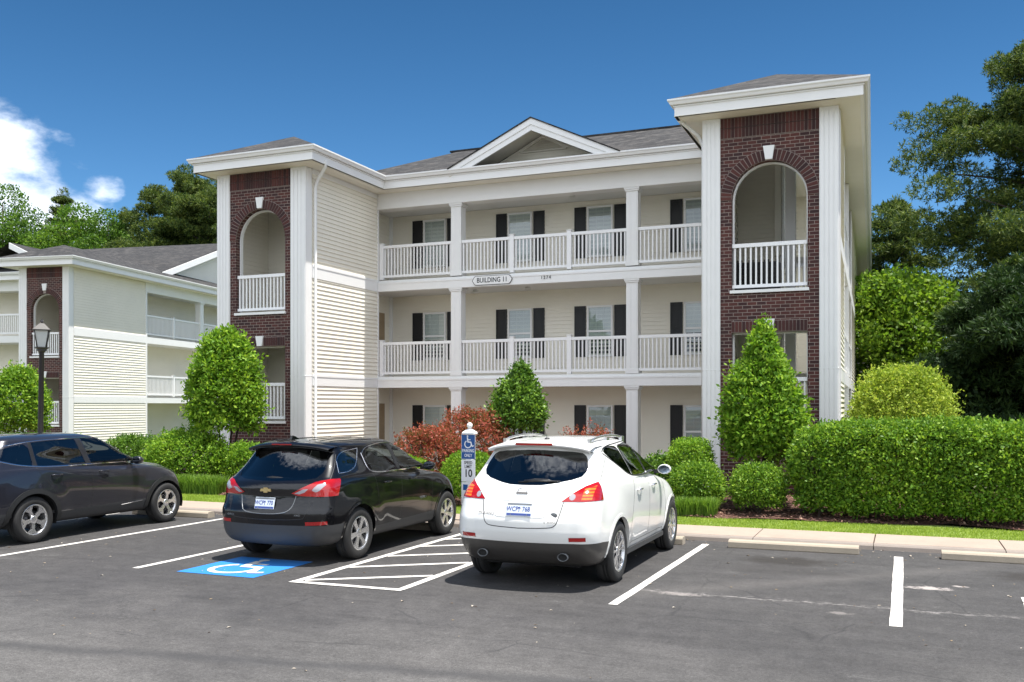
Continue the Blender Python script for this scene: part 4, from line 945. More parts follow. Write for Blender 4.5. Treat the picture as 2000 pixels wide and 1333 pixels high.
def wheel(kind, par, x, y, r, w, rr, side, rot=0.):
    """x: outer face of tyre; side +1 right, -1 left. wheel > tyre, rim"""
    n = 56; h = w
    def X(d): return x-side*d
    br = MB(); br.lathe([(rr*.62, X(.10)), (rr*.62, X(.13)), (.10, X(.13)), (.05, X(.2))], 32, (0, y, r), axis=0)
    hub = br.build('wheel', 'alloy_dark', par)
    t = MB(); s_ = r-rr
    prof = [(rr-.012, .035), (rr+.004, .012), (rr+s_*.25, .002), (rr+s_*.6, .000), (rr+s_*.82, .010), (r-.010, .028), (r, .05), (r, .075), (r-.008, .077), (r-.008, .083), (r, .085), (r, h/2-.006), (r-.008, h/2-.004), (r-.008, h/2+.004), (r, h/2+.006), (r, h-.05), (r-.012, h-.025), (rr+s_*.5, h), (rr, h-.03), (rr-.01, h-.05)]
    t.lathe([(a, X(b)) for a, b in prof], n, (0, y, r), axis=0, cap=False)
    t.build('tyre', 'rubber', hub)
    m = MB(); m.lathe([(rr+.006, X(.010)), (rr-.004, X(.006)), (rr-.016, X(.016)), (rr-.022, X(.05)), (rr-.03, X(.16))], n, (0, y, r), axis=0, cap=False)
    def sp(pts, d0, d1, mi=0):       # pts in (radial, tangential) ; depth at inner d0 and outer d1
        for k in range(ns):
            a = 2*math.pi*k/ns+rot; ca, sa = math.cos(a), math.sin(a); fr = []; bk = []
            for rad_, tan_ in pts:
                dpt = d0+(d1-d0)*min(1, rad_/rr); Y = y+rad_*ca-tan_*sa; Z = r+rad_*sa+tan_*ca; fr.append((X(dpt), Y, Z)); bk.append((X(dpt+.03), Y, Z))
            q = len(pts); m.add(fr+bk, [tuple(range(q)), tuple(range(q, 2*q))]+[(i, (i+1) % q, q+(i+1) % q, q+i) for i in range(q)], mi)
    if kind == 'six': ns = 6; sp([(.04, -.030), (rr*.55, -.030), (rr-.02, -.045), (rr-.006, -.0), (rr-.02, .045), (rr*.55, .030), (.04, .030)], .030, .014)
    elif kind == 'pairs':
        ns = 5
        for o in (-1, 1): sp([(.05, o*.012), (.09, o*.030), (rr-.01, o*.078), (rr-.014, o*.040), (.10, o*.006)], .028, .012)
        sp([(.10, -.008), (rr*.6, -.012), (rr-.02, -.018), (rr-.02, .018), (rr*.6, .012), (.10, .008)], .05, .03, 1)
    else:
        ns = 5
        sp([(.04, -.028), (.10, -.032), (rr*.62, -.026), (rr*.80, -.066), (rr-.008, -.098), (rr-.006, -.050), (rr*.86, -.0), (rr-.006, .050), (rr-.008, .098), (rr*.80, .066), (rr*.62, .026), (.10, .032), (.04, .028)], .034, .012)
    m.lathe([(.066, X(.034)), (.066, X(.026)), (.050, X(.022)), (.030, X(.020)), (.0, X(.019))], 24, (0, y, r), axis=0, cap=False)
    for k in range(5): a = 2*math.pi*(k+.5)/5+rot; m.lathe([(.010, X(.024)), (.010, X(.05))], 8, (0, y+.052*math.cos(a), r+.052*math.sin(a)), axis=0, mi=1)
    m.build('rim', ['alloy', 'alloy_dark'], hub); return hub
def seats(par, rows, mat, w=.26, x=.38, top=1.24):
    for yy in rows:
        for sx in (-1, 1):
            m = MB(); m.prism([(yy-.02, .62), (yy+.52, .58), (yy+.52, .46), (yy-.05, .44)], sx*x-w, sx*x+w, axis=0)
            m.prism([(yy+.10, .60), (yy-.12, top), (yy-.22, top-.01), (yy-.08, .56)], sx*x-w*.9, sx*x+w*.9, axis=0)
            m.prism([(yy-.13, top+.03), (yy-.16, top+.22), (yy-.24, top+.21), (yy-.22, top+.03)], sx*x-w*.42, sx*x+w*.42, axis=0)
            m.build('seat', mat, par, bevel=.03)
def mirror_part(par, x, y, z, side, paint):
    hs_ = MB(); hs_.lathe([(.001, -.085), (.05, -.075), (.078, -.03), (.085, .02), (.082, .05)], 20, (0, 0, 0), axis=1, cap=True)
    hs_.v = [(vx*1.12, -vy, vz*.82) for vx, vy, vz in hs_.v]; hs_.v = [(x+side*.10+vx, y+vy, z+vz) for vx, vy, vz in hs_.v]
    hs_.box(min(x-side*.06, x+side*.05), max(x-side*.06, x+side*.05), y-.02, y+.045, z-.06, z-.01, mi=1); o = hs_.build('wing_mirror', [paint, 'clad'], par)
    g = MB(); g.lathe([(.074, 0.), (.001, 0.0005)], 20, axis=1, cap=False); g.v = [(x+side*.10+a*1.10, y-.0515+b, z+c*.80) for a, b, c in g.v]; g.build('mirror_glass', 'mirror', o)
def plate_part(par, body, txt, xc, zc, y, tilt):
    rot = Matrix.Rotation(tilt, 4, 'X'); T = Matrix.Translation((xc, y, zc)) @ rot
    m = MB(); m.box(-.155, .155, -.006, .0, -.078, .078); m.box(-.150, .150, -.0072, -.0062, .050, .072, mi=1); m.box(-.150, .150, -.0072, -.0062, -.073, -.046, mi=2)
    for sx in (-1, 1): 
        for sz in (-1, 1): m.box(sx*.1-.006, sx*.1+.006, -.009, -.0062, sz*.062-.006, sz*.062+.006, mi=1)
    o = m.build('number_plate', ['plate', 'metal_grey', 'plate_blue'], par); o.data.transform(T)
    for s_, xx in ((txt[:3], -.084), (txt[3:], .086)):
        q = text_mesh(s_, .078, 'plate_blue', o, (xx, -.0075, .002), ext=.0006, sx=.82, bold=.0012); q.data.transform(T)
    tr = MB(); tr.box(-.004, .004, -.0078, -.0066, -.03, .012); tr.add([(a, -.0079, b) for a, b in ((-.02, .008), (-.008, .03), (.008, .03), (.02, .008), (.0, .014))], [(0, 1, 2, 3, 4)]); q = tr.build('palmetto_mark', 'plate_blue', o); q.data.transform(T)
    return o
def wells(par, hw, axles, r, x_in):
    for ya in axles:
        for sx in (-1, 1):
            m = MB(); P = arcpoly(ya, r, r+.055, -15, 195, 20)
            vs = [(sx*(hw-.01), a, b) for a, b in P]+[(sx*x_in, a, b) for a, b in P]; n = len(P)
            m.add(vs, [(i, i+1, n+i+1, n+i) for i in range(n-1)]+[tuple(range(n, 2*n))]); m.build('wheel_well', 'well', par)
def arch_trim(body, par, ya, r, w, sx, mat, h=.012, a0=-8, a1=188, lipw=.0):
    P0 = arcpoly(ya, r, r+.045+lipw, a0, a1, 40); P1 = arcpoly(ya, r, r+.045+w, a0, a1, 40); m = MB(); vs = []; ok = []
    for (a, b), (c, d) in zip(P0, P1):
        h0 = body.hit((sx*2.5, a, max(b, .27)), (-sx, 0, 0)); h1 = body.hit((sx*2.5, c, max(d, .27)), (-sx, 0, 0))
        if h0 is None or h1 is None: continue
        n0 = body.normal(h0); n1 = body.normal(h1); vs += [h0+n0*h-Vector((sx*.05, 0, 0)), h0+n0*h, h1+n1*h*.8, h1+n1*.0005]
    n = len(vs)//4; m.add(vs, [(4*i+j, 4*i+4+j, 4*i+5+j, 4*i+1+j) for i in range(n-1) for j in range(3)], 0, False); return m.build('arch_trim', mat, par)
def emblem_ring(mb, xc, y, zc, rx, rz, w, d=.01, n=24):
    vs = []; 
    for k in range(n):
        a = 2*math.pi*k/n
        for q, yy in ((1, y), (1-w/rx, y-d), ): pass
        vs += [(xc+rx*math.cos(a), y, zc+rz*math.sin(a)), (xc+(rx-w*.5)*math.cos(a), y-d, zc+(rz-w*.5)*math.sin(a)), (xc+(rx-w)*math.cos(a), y, zc+(rz-w)*math.sin(a))]
    mb.add(vs, [(3*k+j, 3*((k+1) % n)+j, 3*((k+1) % n)+j+1, 3*k+j+1) for k in range(n) for j in range(2)], 0, True)

SIDE = lambda c, f: abs(c.x) > .30 and abs(f.normal.x) > .25
REAR = lambda c, f: c.y < 1.6 and f.normal.y < -.12
def white_suv():
    P = thing('parked_car', 'white SUV with round silver badge and amber striped tail lights, right of the sign post', 'car', (-4.085, 10.09, 0), 0, 'SUVs parked nose-in at the kerb')
    ax, r = (1.02, 3.845), .372
    LV = [ # z, yr, yf, wr, wm, wf, bow_r, bow_f, cr, cf, dzr, dzf
     (.26, .42, 4.55, .70, .78, .70, .04, .10, .12, .3, 0, 0),
     (.31, .28, 4.66, .81, .85, .80, .05, .16, .18, .35, .0, 0),
     (.44, .12, 4.76, .865, .895, .86, .07, .22, .24, .42, 0, 0),
     (.56, .045, 4.80, .885, .912, .88, .085, .26, .26, .45, 0, 0),
     (.68, .012, 4.81, .893, .922, .89, .095, .28, .27, .46, 0, 0),
     (.80, .015, 4.79, .893, .925, .89, .10, .30, .27, .47, 0, 0),
     (.92, .055, 4.70, .885, .923, .88, .11, .32, .25, .48, 0, 0),
     (1.03, .095, 4.50, .87, .920, .865, .12, .36, .235, .46, 0, 0),
     (1.12, .150, 4.15, .85, .908, .83, .13, .40, .225, .42, 0, -.01),
     (1.185, .215, 3.72, .832, .888, .78, .14, .34, .22, .36, .0, .0),
     (1.225, 0.265, 3.46, 0.815, 0.868, 0.833, 0.145, 0.13, 0.21, 0.14, 0, 0.02),
     (1.345, 0.385, 3.12, 0.765, 0.815, 0.78, 0.155, 0.13, 0.2, 0.14, 0, 0.02),
     (1.47, 0.49, 2.93, 0.715, 0.755, 0.72, 0.16, 0.13, 0.19, 0.14, 0, 0.01),
     (1.585, 0.575, 2.68, 0.665, 0.7, 0.665, 0.165, 0.13, 0.18, 0.14, 0, 0),
     (1.652, 0.63, 2.52, 0.615, 0.64, 0.605, 0.165, 0.13, 0.17, 0.14, 0, 0),
     (1.7, 0.82, 2.36, 0.5, 0.53, 0.495, 0.15, 0.12, 0.15, 0.14, 0, 0),
     (1.728, 1.13, 2.2, 0.31, 0.34, 0.305, 0.1, 0.08, 0.1, 0.12, 0, 0),
     (1.738, 1.45, 1.8, 0.06, 0.07, 0.05, 0.02, 0.02, 0.02, 0.02, 0, 0)]
    b = Body(LV, ax, r, .022)
    for ya in ax: b.cut(arcpoly(ya, r, r+.045, -30, 210, 30), 9, 'side', lambda c, f: abs(c.x) > .45)
    b.cut([(-.05, .10), (4.9, .10), (4.9, .30), (1.6, .30), (1.1, .34), (.9, .53), (.4, .56), (-.05, .56)], 8, 'side', only=(0,))
    # glass
    b.cut(smooth_poly([(1.06, 1.555), (1.72, 1.238), (1.80, 1.234), (1.68, 1.615), (1.40, 1.63), (1.16, 1.605)], 2), 2, 'side', SIDE)      # quarter glass
    b.cut([(1.85, 1.234), (2.46, 1.226), (2.40, 1.635), (2.2, 1.645), (1.74, 1.625)], 3, 'side', SIDE)
    b.cut([(2.54, 1.226), (3.36, 1.228), (3.26, 1.30), (3.04, 1.44), (2.84, 1.54), (2.64, 1.607), (2.46, 1.635)], 4, 'side', SIDE)
    b.cut(smooth_poly([(-.66, 1.37), (-.60, 1.28), (-.24, 1.205), (0, 1.20), (.24, 1.205), (.60, 1.28), (.66, 1.37), (.61, 1.52), (.53, 1.575), (0, 1.605), (-.53, 1.575), (-.61, 1.52)], 1), 5, 'rear', REAR)
    b.cut([(-.80, 1.27), (.80, 1.27), (.66, 1.64), (-.66, 1.64)], 7, 'rear', lambda c, f: c.y > 2.2 and f.normal.y > .1)
    # tail lights
    for sx in (-1, 1):
        b.cut([(sx*x, z) for x, z in ((.475, 1.03), (.70, 1.03), (1.0, 1.045), (1.0, 1.255), (.80, 1.245), (.70, 1.20), (.58, 1.12))], 6, 'rear', lambda c, f: c.y < .95 and (f.normal.y < -.02 or abs(f.normal.x) > .3))
        b.cut([(sx*x, z) for x, z in arcpoly(.585, 1.078, .034, 0, 360, 16)[:-1]], 10, 'rear', lambda c, f: c.y < .7, only=(6,))
        b.cut([(sx*x, z) for x, z in ((.69, 1.045), (.795, 1.05), (.80, 1.20), (.70, 1.165))], 11, 'rear', lambda c, f: c.y < .7, only=(6,))
        b.cut([(sx*x, z) for x, z in ((.58, .585), (.765, .590), (.765, .635), (.58, .630))], 12, 'rear', REAR)
    b.cut([(.50, .95), (1.5, .95), (1.5, 1.35), (.60, 1.35), (.565, 1.25), (.50, 1.045)], 0, 'side', None, only=(6,))
    b.extract(0, 'body', 'paint_white', P); b.extract(8, 'lower_cladding', 'clad_brown', P)
    for side, sg in (('r', lambda c: c.x > 0), ('l', lambda c: c.x < 0)):
        for rg, mt in ((2, 'glass_tint'), (3, 'glass_mid'), (4, 'glass_clear')): b.extract(rg, 'side_window', mt, P, -.004, select=sg)
        o = b.extract(6, 'tail_light', 'lens_red', P, .006, select=sg); b.extract(10, 'reverse_lens', 'lens_clear', o, .007, select=sg); b.extract(11, 'amber_lens', 'lens_amber', o, .007, select=sg); b.extract(12, 'reflector', 'lens_red', P, .004, select=sg)
    b.extract(5, 'rear_window', 'glass_tint', P, -.003); b.extract(7, 'windscreen', 'glass_clear', P, -.003)
    # seams
    m = MBS()
    for sx in (-1, 1):
        for pl in ([(1.76, 1.22), (1.72, 1.05), (1.66, .85), (1.58, .66), (1.47, .55)], [(2.44, 1.62), (2.50, 1.22), (2.49, .8), (2.46, .40)], [(3.36, 1.21), (3.42, 1.1), (3.43, .85), (3.36, .42)], [(1.50, .40), (3.34, .395)]): b.ribbon(m, pl, .009, .001, 'side', sx)
        b.ribbon(m, [(.50, 1.02), (.455, .80), (.42, .755), (.36, .735), (0, .725)], .010, .001, 'rear', sx); b.ribbon(m, [(.745, 1.08), (.79, 1.22), (.70, 1.42), (.58, 1.575)], .008, .001, 'rear', sx) if 0 else None
        b.ribbon(m, [(.80, 1.25), (.765, 1.36), (.72, 1.50)], .008, .001, 'rear', sx)
    m.build('panel_gap', 'black', P)
    m = MBS()
    for sx in (-1, 1):
        b.ribbon(m, [(1.04, 1.55), (1.40, 1.385), (1.72, 1.228), (2.45, 1.214), (3.38, 1.214)], .02, .003, 'side', sx)
        b.ribbon(m, [(1.04, 1.565), (1.14, 1.61), (1.42, 1.638), (1.8, 1.648), (2.2, 1.658), (2.5, 1.645), (2.68, 1.61), (2.86, 1.555), (3.06, 1.452), (3.30, 1.29), (3.38, 1.22)], .018, .003, 'side', sx); b.ribbon(m, [(1.83, 1.23), (1.71, 1.63)], .05, .001, 'side', sx); b.ribbon(m, [(2.50, 1.22), (2.44, 1.63)], .075, .001, 'side', sx)
    m.build('window_trim', 'black', P)
    for sx in (-1, 1):
        for ya in ax: arch_trim(b, P, ya, r, .035, sx, 'paint_white', .010, -2, 182)
        m = MB()      # lower sill
        m.prism([(1.46, .27), (3.40, .27), (3.40, .33), (1.46, .335)], sx*.85, sx*.89, axis=0); m.build('sill_trim', 'clad_grey', P)
        for yd in (1.95, 2.74):
            m = MB(); hp = b.hit((sx*2, yd, 1.045), (-sx, 0, 0)); n = b.normal(hp)
            m.tube([hp+n*.004+Vector((0, -.10, 0)), hp+n*.028+Vector((0, -.07, .002)), hp+n*.034, hp+n*.028+Vector((0, .07, .002)), hp+n*.004+Vector((0, .10, 0))], .012, 8); m.build('door_handle', 'chrome', P)
        # roof rails
        m = MB(); pts = []
        for i in range(13): t = i/12; yy = .98+1.42*t; pts.append((sx*(.565-.02*t), yy, 1.688+.058*math.sin(math.pi*min(1, max(0, t*1.0)))**.5+.0))
        m.tube(pts, .017, 8)
        for yy in (1.0, 1.68, 2.38): m.box(sx*.555-.02, sx*.555+.02, yy-.06, yy+.06, 1.63, 1.72)
        m.build('roof_rail', 'alloy', P)
    for sx in (-1, 1): mirror_part(P, sx*.87, 3.16, 1.235, sx, 'paint_white')
    for ya, nm in ((ax[0], 0), (ax[1], 1)):
        for sx in (-1, 1): wheel('pairs', P, sx*.925, ya, r, .235, .245, sx, .3+nm*.5)
    wells(P, .90, ax, r, .55)
    # spoiler
    m = MB(); n_ = 17; prof = []
    for i in range(n_): 
        t = -1+2*i/(n_-1); x = t*.66; yr_ = .60+.155*t*t-.0; zt = 1.703-.055*t*t-.02*abs(t)**6; prof.append([(x, yr_+.42, zt+.012), (x, yr_+.10, zt+.004), (x, yr_-.085, zt-.022), (x, yr_-.095, zt-.038), (x, yr_-.06, zt-.060), (x, yr_+.12, zt-.062)])
    m.add([p for q in prof for p in q], [(6*i+j, 6*i+6+j, 6*i+7+j, 6*i+1+j) for i in range(n_-1) for j in range(5)], 0, True); sp = m.build('roof_spoiler', 'paint_white', P)
    m = MB(); vs = []
    for i in range(9): t = -1+2*i/8; x = t*.235; yy = .60-.098+.155*(x/.64)**2; vs += [(x, yy+.010, 1.683), (x, yy-.010, 1.681), (x, yy-.010, 1.655), (x, yy+.014, 1.652)]
    m.add(vs, [(4*i+j, 4*i+4+j, 4*i+5+j, 4*i+1+j) for i in range(8) for j in range(3)]); m.build('brake_light', 'lens_red', sp)
    # rear details: wiper, badge, plate recess, exhausts, lower bumper
    m = MB(); m.tube([(-.03, .285, 1.235), (.10, .310, 1.262), (.26, .320, 1.262), (.30, .325, 1.252)], [.022, .016, .012, .008], 8); m.tube([(-.10, .275, 1.232), (.0, .282, 1.240), (.10, .292, 1.246), (.40, .33, 1.252)], .009, 6); m.build('wiper', 'black', P)
    m = MB(); yb = b.hit((0, -2, 1.12), (0, 1, 0)).y; emblem_ring(m, 0, yb-.004, 1.12, .066, .062, .016, .014); m.box(-.072, .072, yb-.016, yb-.002, 1.109, 1.131); m.build('badge', 'chrome', P)
    yb = b.hit((0, -2, .945), (0, 1, 0)).y
    m = MB(); n_ = Vector((0, 0, 0))
    b.ribbon(m, [(-.34, 1.035), (.34, 1.035), (.31, .865), (.27, .85), (-.27, .85), (-.31, .865)], .012, .004, 'rear', 1, closed=True); m.build('plate_recess_edge', 'paint_white', P)
    h0, h1 = b.hit((0, -2, .88), (0, 1, 0)), b.hit((0, -2, 1.0), (0, 1, 0)); tilt = -math.atan2(h1.y-h0.y, .12); plate_part(P, b, 'WCP768', .0, .935, yb-.012, tilt)
    for txt, x, z in (('MURANO', -.43, .875),): 
        q = b.hit((x, -2, z), (0, 1, 0)); nn = b.normal(q); text_mesh('MURANO', .052, 'chrome', P, (x, q.y-.004, z), rot=(R(90), 0, math.atan2(nn.x, -nn.y)), name='badge_lettering', ext=.0015)
    q = b.hit((.37, -2, .80), (0, 1, 0)); nn = b.normal(q); text_mesh('S  AWD', .04, 'chrome', P, (.37, q.y-.004, .80), rot=(R(90), 0, math.atan2(nn.x, -nn.y)), name='badge_lettering', ext=.0015)
    q = b.hit((.41, -2, .88), (0, 1, 0)); m = MB(); m.lathe([(.03, q.y-.004), (.0, q.y-.008)], 12, (.41, 0, .88), axis=1, cap=False); m.v = [((a-.41)*1.5+.41, b_, c_) for a, b_, c_ in m.v]; m.build('round_badge', 'metal_grey', P)
    for sx in (-1, 1):
        m = MB(); m.lathe([(.040, .13), (.045, .125), (.045, .17), (.036, .17), (.036, .135)], 20, (sx*.50, .0, .40), axis=1, cap=False); m.v = [((a-sx*.50)*1.4+sx*.50, y_, z_) for a, y_, z_ in m.v]; m.build('exhaust_tip', 'metal_grey', P)
        m = MB(); m.lathe([(.052, .138), (.0, .145)], 16, (sx*.50, 0, .40), axis=1, cap=False); m.build('exhaust_mouth', 'well', P)
    m = MB(); m.box(-.60, .60, .45, .75, .24, .40); m.box(-.3, .3, 1.0, 3.8, .20, .30); m.box(-.75, .75, .9, 1.14, .25, .42); m.build('underbody', 'well', P)
    m = MB(); m.lathe([(.035, 0), (.03, .01), (.012, .02)], 12, (.0, .98, 1.716)); m.tube([(.0, .98, 1.72), (0, .90, 1.82), (0, .84, 1.90)], .0035, 5); m.build('antenna', 'black', P)
    m = MB(); m.box(-.86, .86, .6, 3.4, .42, .46); m.box(-.72, .72, .62, .98, .47, 1.0); m.prism([(3.05, .75), (3.42, .70), (3.5, 1.04), (3.15, 1.06)], -.72, .72, axis=0); m.build('interior', 'seat', P)
    seats(P, (1.55, 2.45), 'beige_seat'); 
    return P
white_suv()

def black_suv():
    P = thing('parked_car', 'black SUV with paired white lenses in its red tail lights, on the blue wheelchair bay', 'car', (-7.88, 10.42, 0), 0, 'SUVs parked nose-in at the kerb')
    ax, r = (.975, 3.70), .362
    LV = [
     (.255, .22, 4.40, .70, .76, .70, .06, .10, .16, .3, 0, 0),
     (.30, .12, 4.52, .80, .84, .80, .07, .16, .22, .35, 0, 0),
     (.40, .05, 4.60, .86, .88, .85, .08, .22, .25, .42, 0, 0),
     (.56, .02, 4.64, .885, .905, .87, .09, .26, .26, .45, 0, 0),
     (.70, .00, 4.65, .89, .918, .88, .10, .28, .26, .46, 0, 0),
     (.80, .05, 4.63, .885, .920, .88, .10, .30, .25, .47, 0, 0),
     (.92, .075, 4.55, .875, .918, .87, .11, .32, .23, .48, 0, 0),
     (1.02, .07, 4.32, .862, .912, .855, .12, .36, .22, .46, 0, 0),
     (1.09, .105, 3.95, .848, .90, .82, .12, .40, .215, .42, 0, -.01),
     (1.14, .17, 3.52, .832, .88, .78, .125, .34, .21, .36, 0, 0),
     (1.18, 0.225, 3.28, 0.815, 0.86, 0.825, 0.13, 0.13, 0.2, 0.14, 0, 0.02),
     (1.3, 0.345, 2.99, 0.765, 0.805, 0.77, 0.14, 0.13, 0.19, 0.14, 0, 0.02),
     (1.42, 0.44, 2.83, 0.72, 0.75, 0.715, 0.145, 0.13, 0.18, 0.14, 0, 0.01),
     (1.52, 0.5, 2.64, 0.675, 0.7, 0.665, 0.15, 0.13, 0.17, 0.14, 0, 0),
     (1.59, 0.54, 2.5, 0.63, 0.65, 0.615, 0.15, 0.13, 0.16, 0.14, 0, 0),
     (1.632, 0.7, 2.36, 0.52, 0.54, 0.505, 0.13, 0.12, 0.14, 0.14, 0, 0),
     (1.655, 1, 2.16, 0.32, 0.34, 0.305, 0.1, 0.08, 0.1, 0.12, 0, 0),
     (1.662, 1.35, 1.7, 0.06, 0.07, 0.05, 0.02, 0.02, 0.02, 0.02, 0, 0)]
    b = Body(LV, ax, r, .018)
    for ya in ax: b.cut(arcpoly(ya, r, r+.05, -30, 210, 30), 9, 'side', lambda c, f: abs(c.x) > .45)
    b.cut([(-.05, .10), (4.8, .10), (4.8, .44), (3.2, .45), (1.6, .41), (1.35, .41), (.9, .53), (.5, .545), (-.05, .545)], 8, 'side')
    b.cut(smooth_poly([(.60, 1.225), (.82, 1.23), (1.02, 1.29), (1.22, 1.515), (.72, 1.475)][::-1], 1), 2, 'side', SIDE)
    b.cut(smooth_poly([(1.34, 1.215), (1.46, 1.19), (2.10, 1.185), (2.10, 1.535), (1.80, 1.55), (1.50, 1.525), (1.36, 1.42)], 2), 3, 'side', SIDE)
    b.cut([(2.20, 1.185), (3.12, 1.182), (3.03, 1.28), (2.87, 1.40), (2.68, 1.49), (2.46, 1.55), (2.22, 1.565)], 4, 'side', SIDE)
    b.cut(smooth_poly([(-.68, 1.24), (-.60, 1.14), (0, 1.115), (.60, 1.14), (.68, 1.24), (.60, 1.46), (.52, 1.505), (0, 1.52), (-.52, 1.505), (-.60, 1.46)], 1), 5, 'rear', REAR)
    b.cut([(-.80, 1.22), (.80, 1.22), (.66, 1.57), (-.66, 1.57)], 7, 'rear', lambda c, f: c.y > 2.0 and f.normal.y > .1)
    for sx in (-1, 1):
        b.cut([(sx*x, z) for x, z in ((.38, .965), (.46, .935), (.70, .925), (1.0, .925), (1.0, 1.135), (.80, 1.145), (.66, 1.11), (.50, 1.03))], 6, 'rear', lambda c, f: c.y < .95 and (f.normal.y < -.02 or abs(f.normal.x) > .3))
        b.cut([(sx*x, z) for x, z in ((.42, .965), (.49, .955), (.555, .98), (.60, 1.025), (.53, 1.018))], 10, 'rear', lambda c, f: c.y < .7, only=(6,))
        b.cut([(sx*x, z) for x, z in ((.645, 1.005), (.70, .985), (.745, 1.00), (.80, 1.075), (.78, 1.10), (.71, 1.08))], 10, 'rear', lambda c, f: c.y < .7, only=(6,))
        b.cut([(sx*x, z) for x, z in ((.60, .548), (.85, .560), (.85, .605), (.60, .595))], 12, 'rear', REAR)
    b.cut([(.42, .80), (1.5, .80), (1.5, 1.25), (.50, 1.25), (.57, 1.13), (.46, .93)], 0, 'side', None, only=(6,))
    b.extract(0, 'body', 'paint_black', P); b.extract(8, 'lower_cladding', 'clad_grey', P)
    for side, sg in (('r', lambda c: c.x > 0), ('l', lambda c: c.x < 0)):
        for rg, mt in ((2, 'glass_mid'), (3, 'glass_clear'), (4, 'glass_clear')): b.extract(rg, 'side_window', mt, P, -.004, select=sg)
        o = b.extract(6, 'tail_light', 'lens_red', P, .008, select=sg); b.extract(10, 'reverse_lens', 'lens_clear', o, .009, select=sg); b.extract(12, 'reflector', 'lens_red', P, .004, select=sg)
    b.extract(5, 'rear_window', 'glass_tint', P, -.003); b.extract(7, 'windscreen', 'glass_clear', P, -.003)
    m = MBS(); ch = MBS()
    for sx in (-1, 1):
        for pl in ([(1.36, 1.20), (1.44, 1.0), (1.47, .75), (1.44, .42)], [(2.15, 1.54), (2.15, 1.18), (2.15, .8), (2.12, .43)], [(3.10, 1.17), (3.18, 1.0), (3.19, .78), (3.14, .45)]): b.ribbon(m, pl, .009, .001, 'side', sx)
        b.ribbon(m, [(.66, .86), (.60, .66), (.54, .625), (0, .615)], .010, .001, 'rear', sx); b.ribbon(m, [(.80, 1.12), (.74, 1.30), (.68, 1.46)], .008, .001, 'rear', sx)
        b.ribbon(ch, [(.59, 1.215), (.83, 1.22), (1.04, 1.28), (1.24, 1.53)], .012, .004, 'side', sx); b.ribbon(ch, [(.60, 1.22), (.71, 1.487), (1.24, 1.53)], .010, .003, 'side', sx)
        b.ribbon(ch, [(1.28, 1.46), (1.30, 1.24), (1.42, 1.172), (2.1, 1.168), (3.10, 1.166)], .020, .004, 'side', sx); b.ribbon(ch, [(1.28, 1.44), (1.42, 1.53), (1.80, 1.575), (2.2, 1.582), (2.50, 1.562), (2.74, 1.495), (2.92, 1.395), (3.08, 1.27), (3.18, 1.17)], .014, .004, 'side', sx)
    m.build('panel_gap', 'black', P); ch.build('window_trim', 'chrome', P)
    m = MBS()
    for sx in (-1, 1): b.ribbon(m, [(2.15, 1.17), (2.15, 1.55)], .085, .001, 'side', sx)
    m.build('window_pillar', 'black', P)
    for sx in (-1, 1):
        for ya in ax: arch_trim(b, P, ya, r, .028, sx, 'paint_black', .010, -2, 182)
        for yd in (1.72, 2.52):
            m = MB(); hp = b.hit((sx*2, yd, 1.02), (-sx, 0, 0)); n = b.normal(hp)
            m.tube([hp+n*.004+Vector((0, -.10, 0)), hp+n*.028+Vector((0, -.07, .002)), hp+n*.034, hp+n*.028+Vector((0, .07, .002)), hp+n*.004+Vector((0, .10, 0))], .012, 8); m.build('door_handle', 'paint_black', P)
        mirror_part(P, sx*.87, 2.94, 1.19, sx, 'paint_black')
        for ya in ax: wheel('six', P, sx*.915, ya, r, .225, .232, sx, .2+ya)
    wells(P, .88, ax, r, .55)
    m = MB(); n_ = 15
    for (rows) in (0,):
        vs = []
        for i in range(n_):
            t = -1+2*i/(n_-1); x = t*.66; yr_ = .50+.13*t*t; zt = 1.628-.05*t*t-.02*abs(t)**6; vs += [(x, yr_+.36, zt+.006), (x, yr_+.06, zt+.002), (x, yr_-.075, zt-.024), (x, yr_-.08, zt-.04), (x, yr_-.04, zt-.065), (x, yr_+.1, zt-.07)]
        m.add(vs, [(6*i+j, 6*i+6+j, 6*i+7+j, 6*i+1+j) for i in range(n_-1) for j in range(5)], 0, True)
    sp = m.build('roof_spoiler', 'paint_black', P); m = MB(); m.box(-.16, .16, .408, .416, 1.592, 1.608); m.build('brake_light', 'lens_red', sp)
    m = MB(); m.tube([(-.13, .222, 1.150), (0, .215, 1.158), (.13, .225, 1.152), (.30, .25, 1.150)], [.012, .022, .018, .010], 8); m.build('wiper', 'black', P)
    yb = b.hit((0, -2, 1.0), (0, 1, 0)).y; m = MB()
    m.prism([(-.085, .985), (-.03, .985), (-.03, .968), (.03, .968), (.03, .985), (.085, .985), (.075, 1.02), (.03, 1.02), (.03, 1.036), (-.03, 1.036), (-.03, 1.02), (-.075, 1.02)], yb-.016, yb-.002, axis=1)
    M.setdefault('gold', simple('brushed_gold', (.75, .58, .28), .3, Metallic=.9)); m.build('badge', 'gold', P)
    m = MB(); b.ribbon(m, [(-.44, .93), (-.40, .76), (-.30, .705), (0, .69), (.30, .705), (.40, .76), (.44, .93)], .012, .004, 'rear', 1); m.build('plate_recess_edge', 'metal_grey', P)
    h0, h1 = b.hit((0, -2, .78), (0, 1, 0)), b.hit((0, -2, .90), (0, 1, 0)); tilt = -math.atan2(h1.y-h0.y, .12); plate_part(P, b, 'WCP770', .0, .83, b.hit((0, -2, .83), (0, 1, 0)).y-.012, tilt)
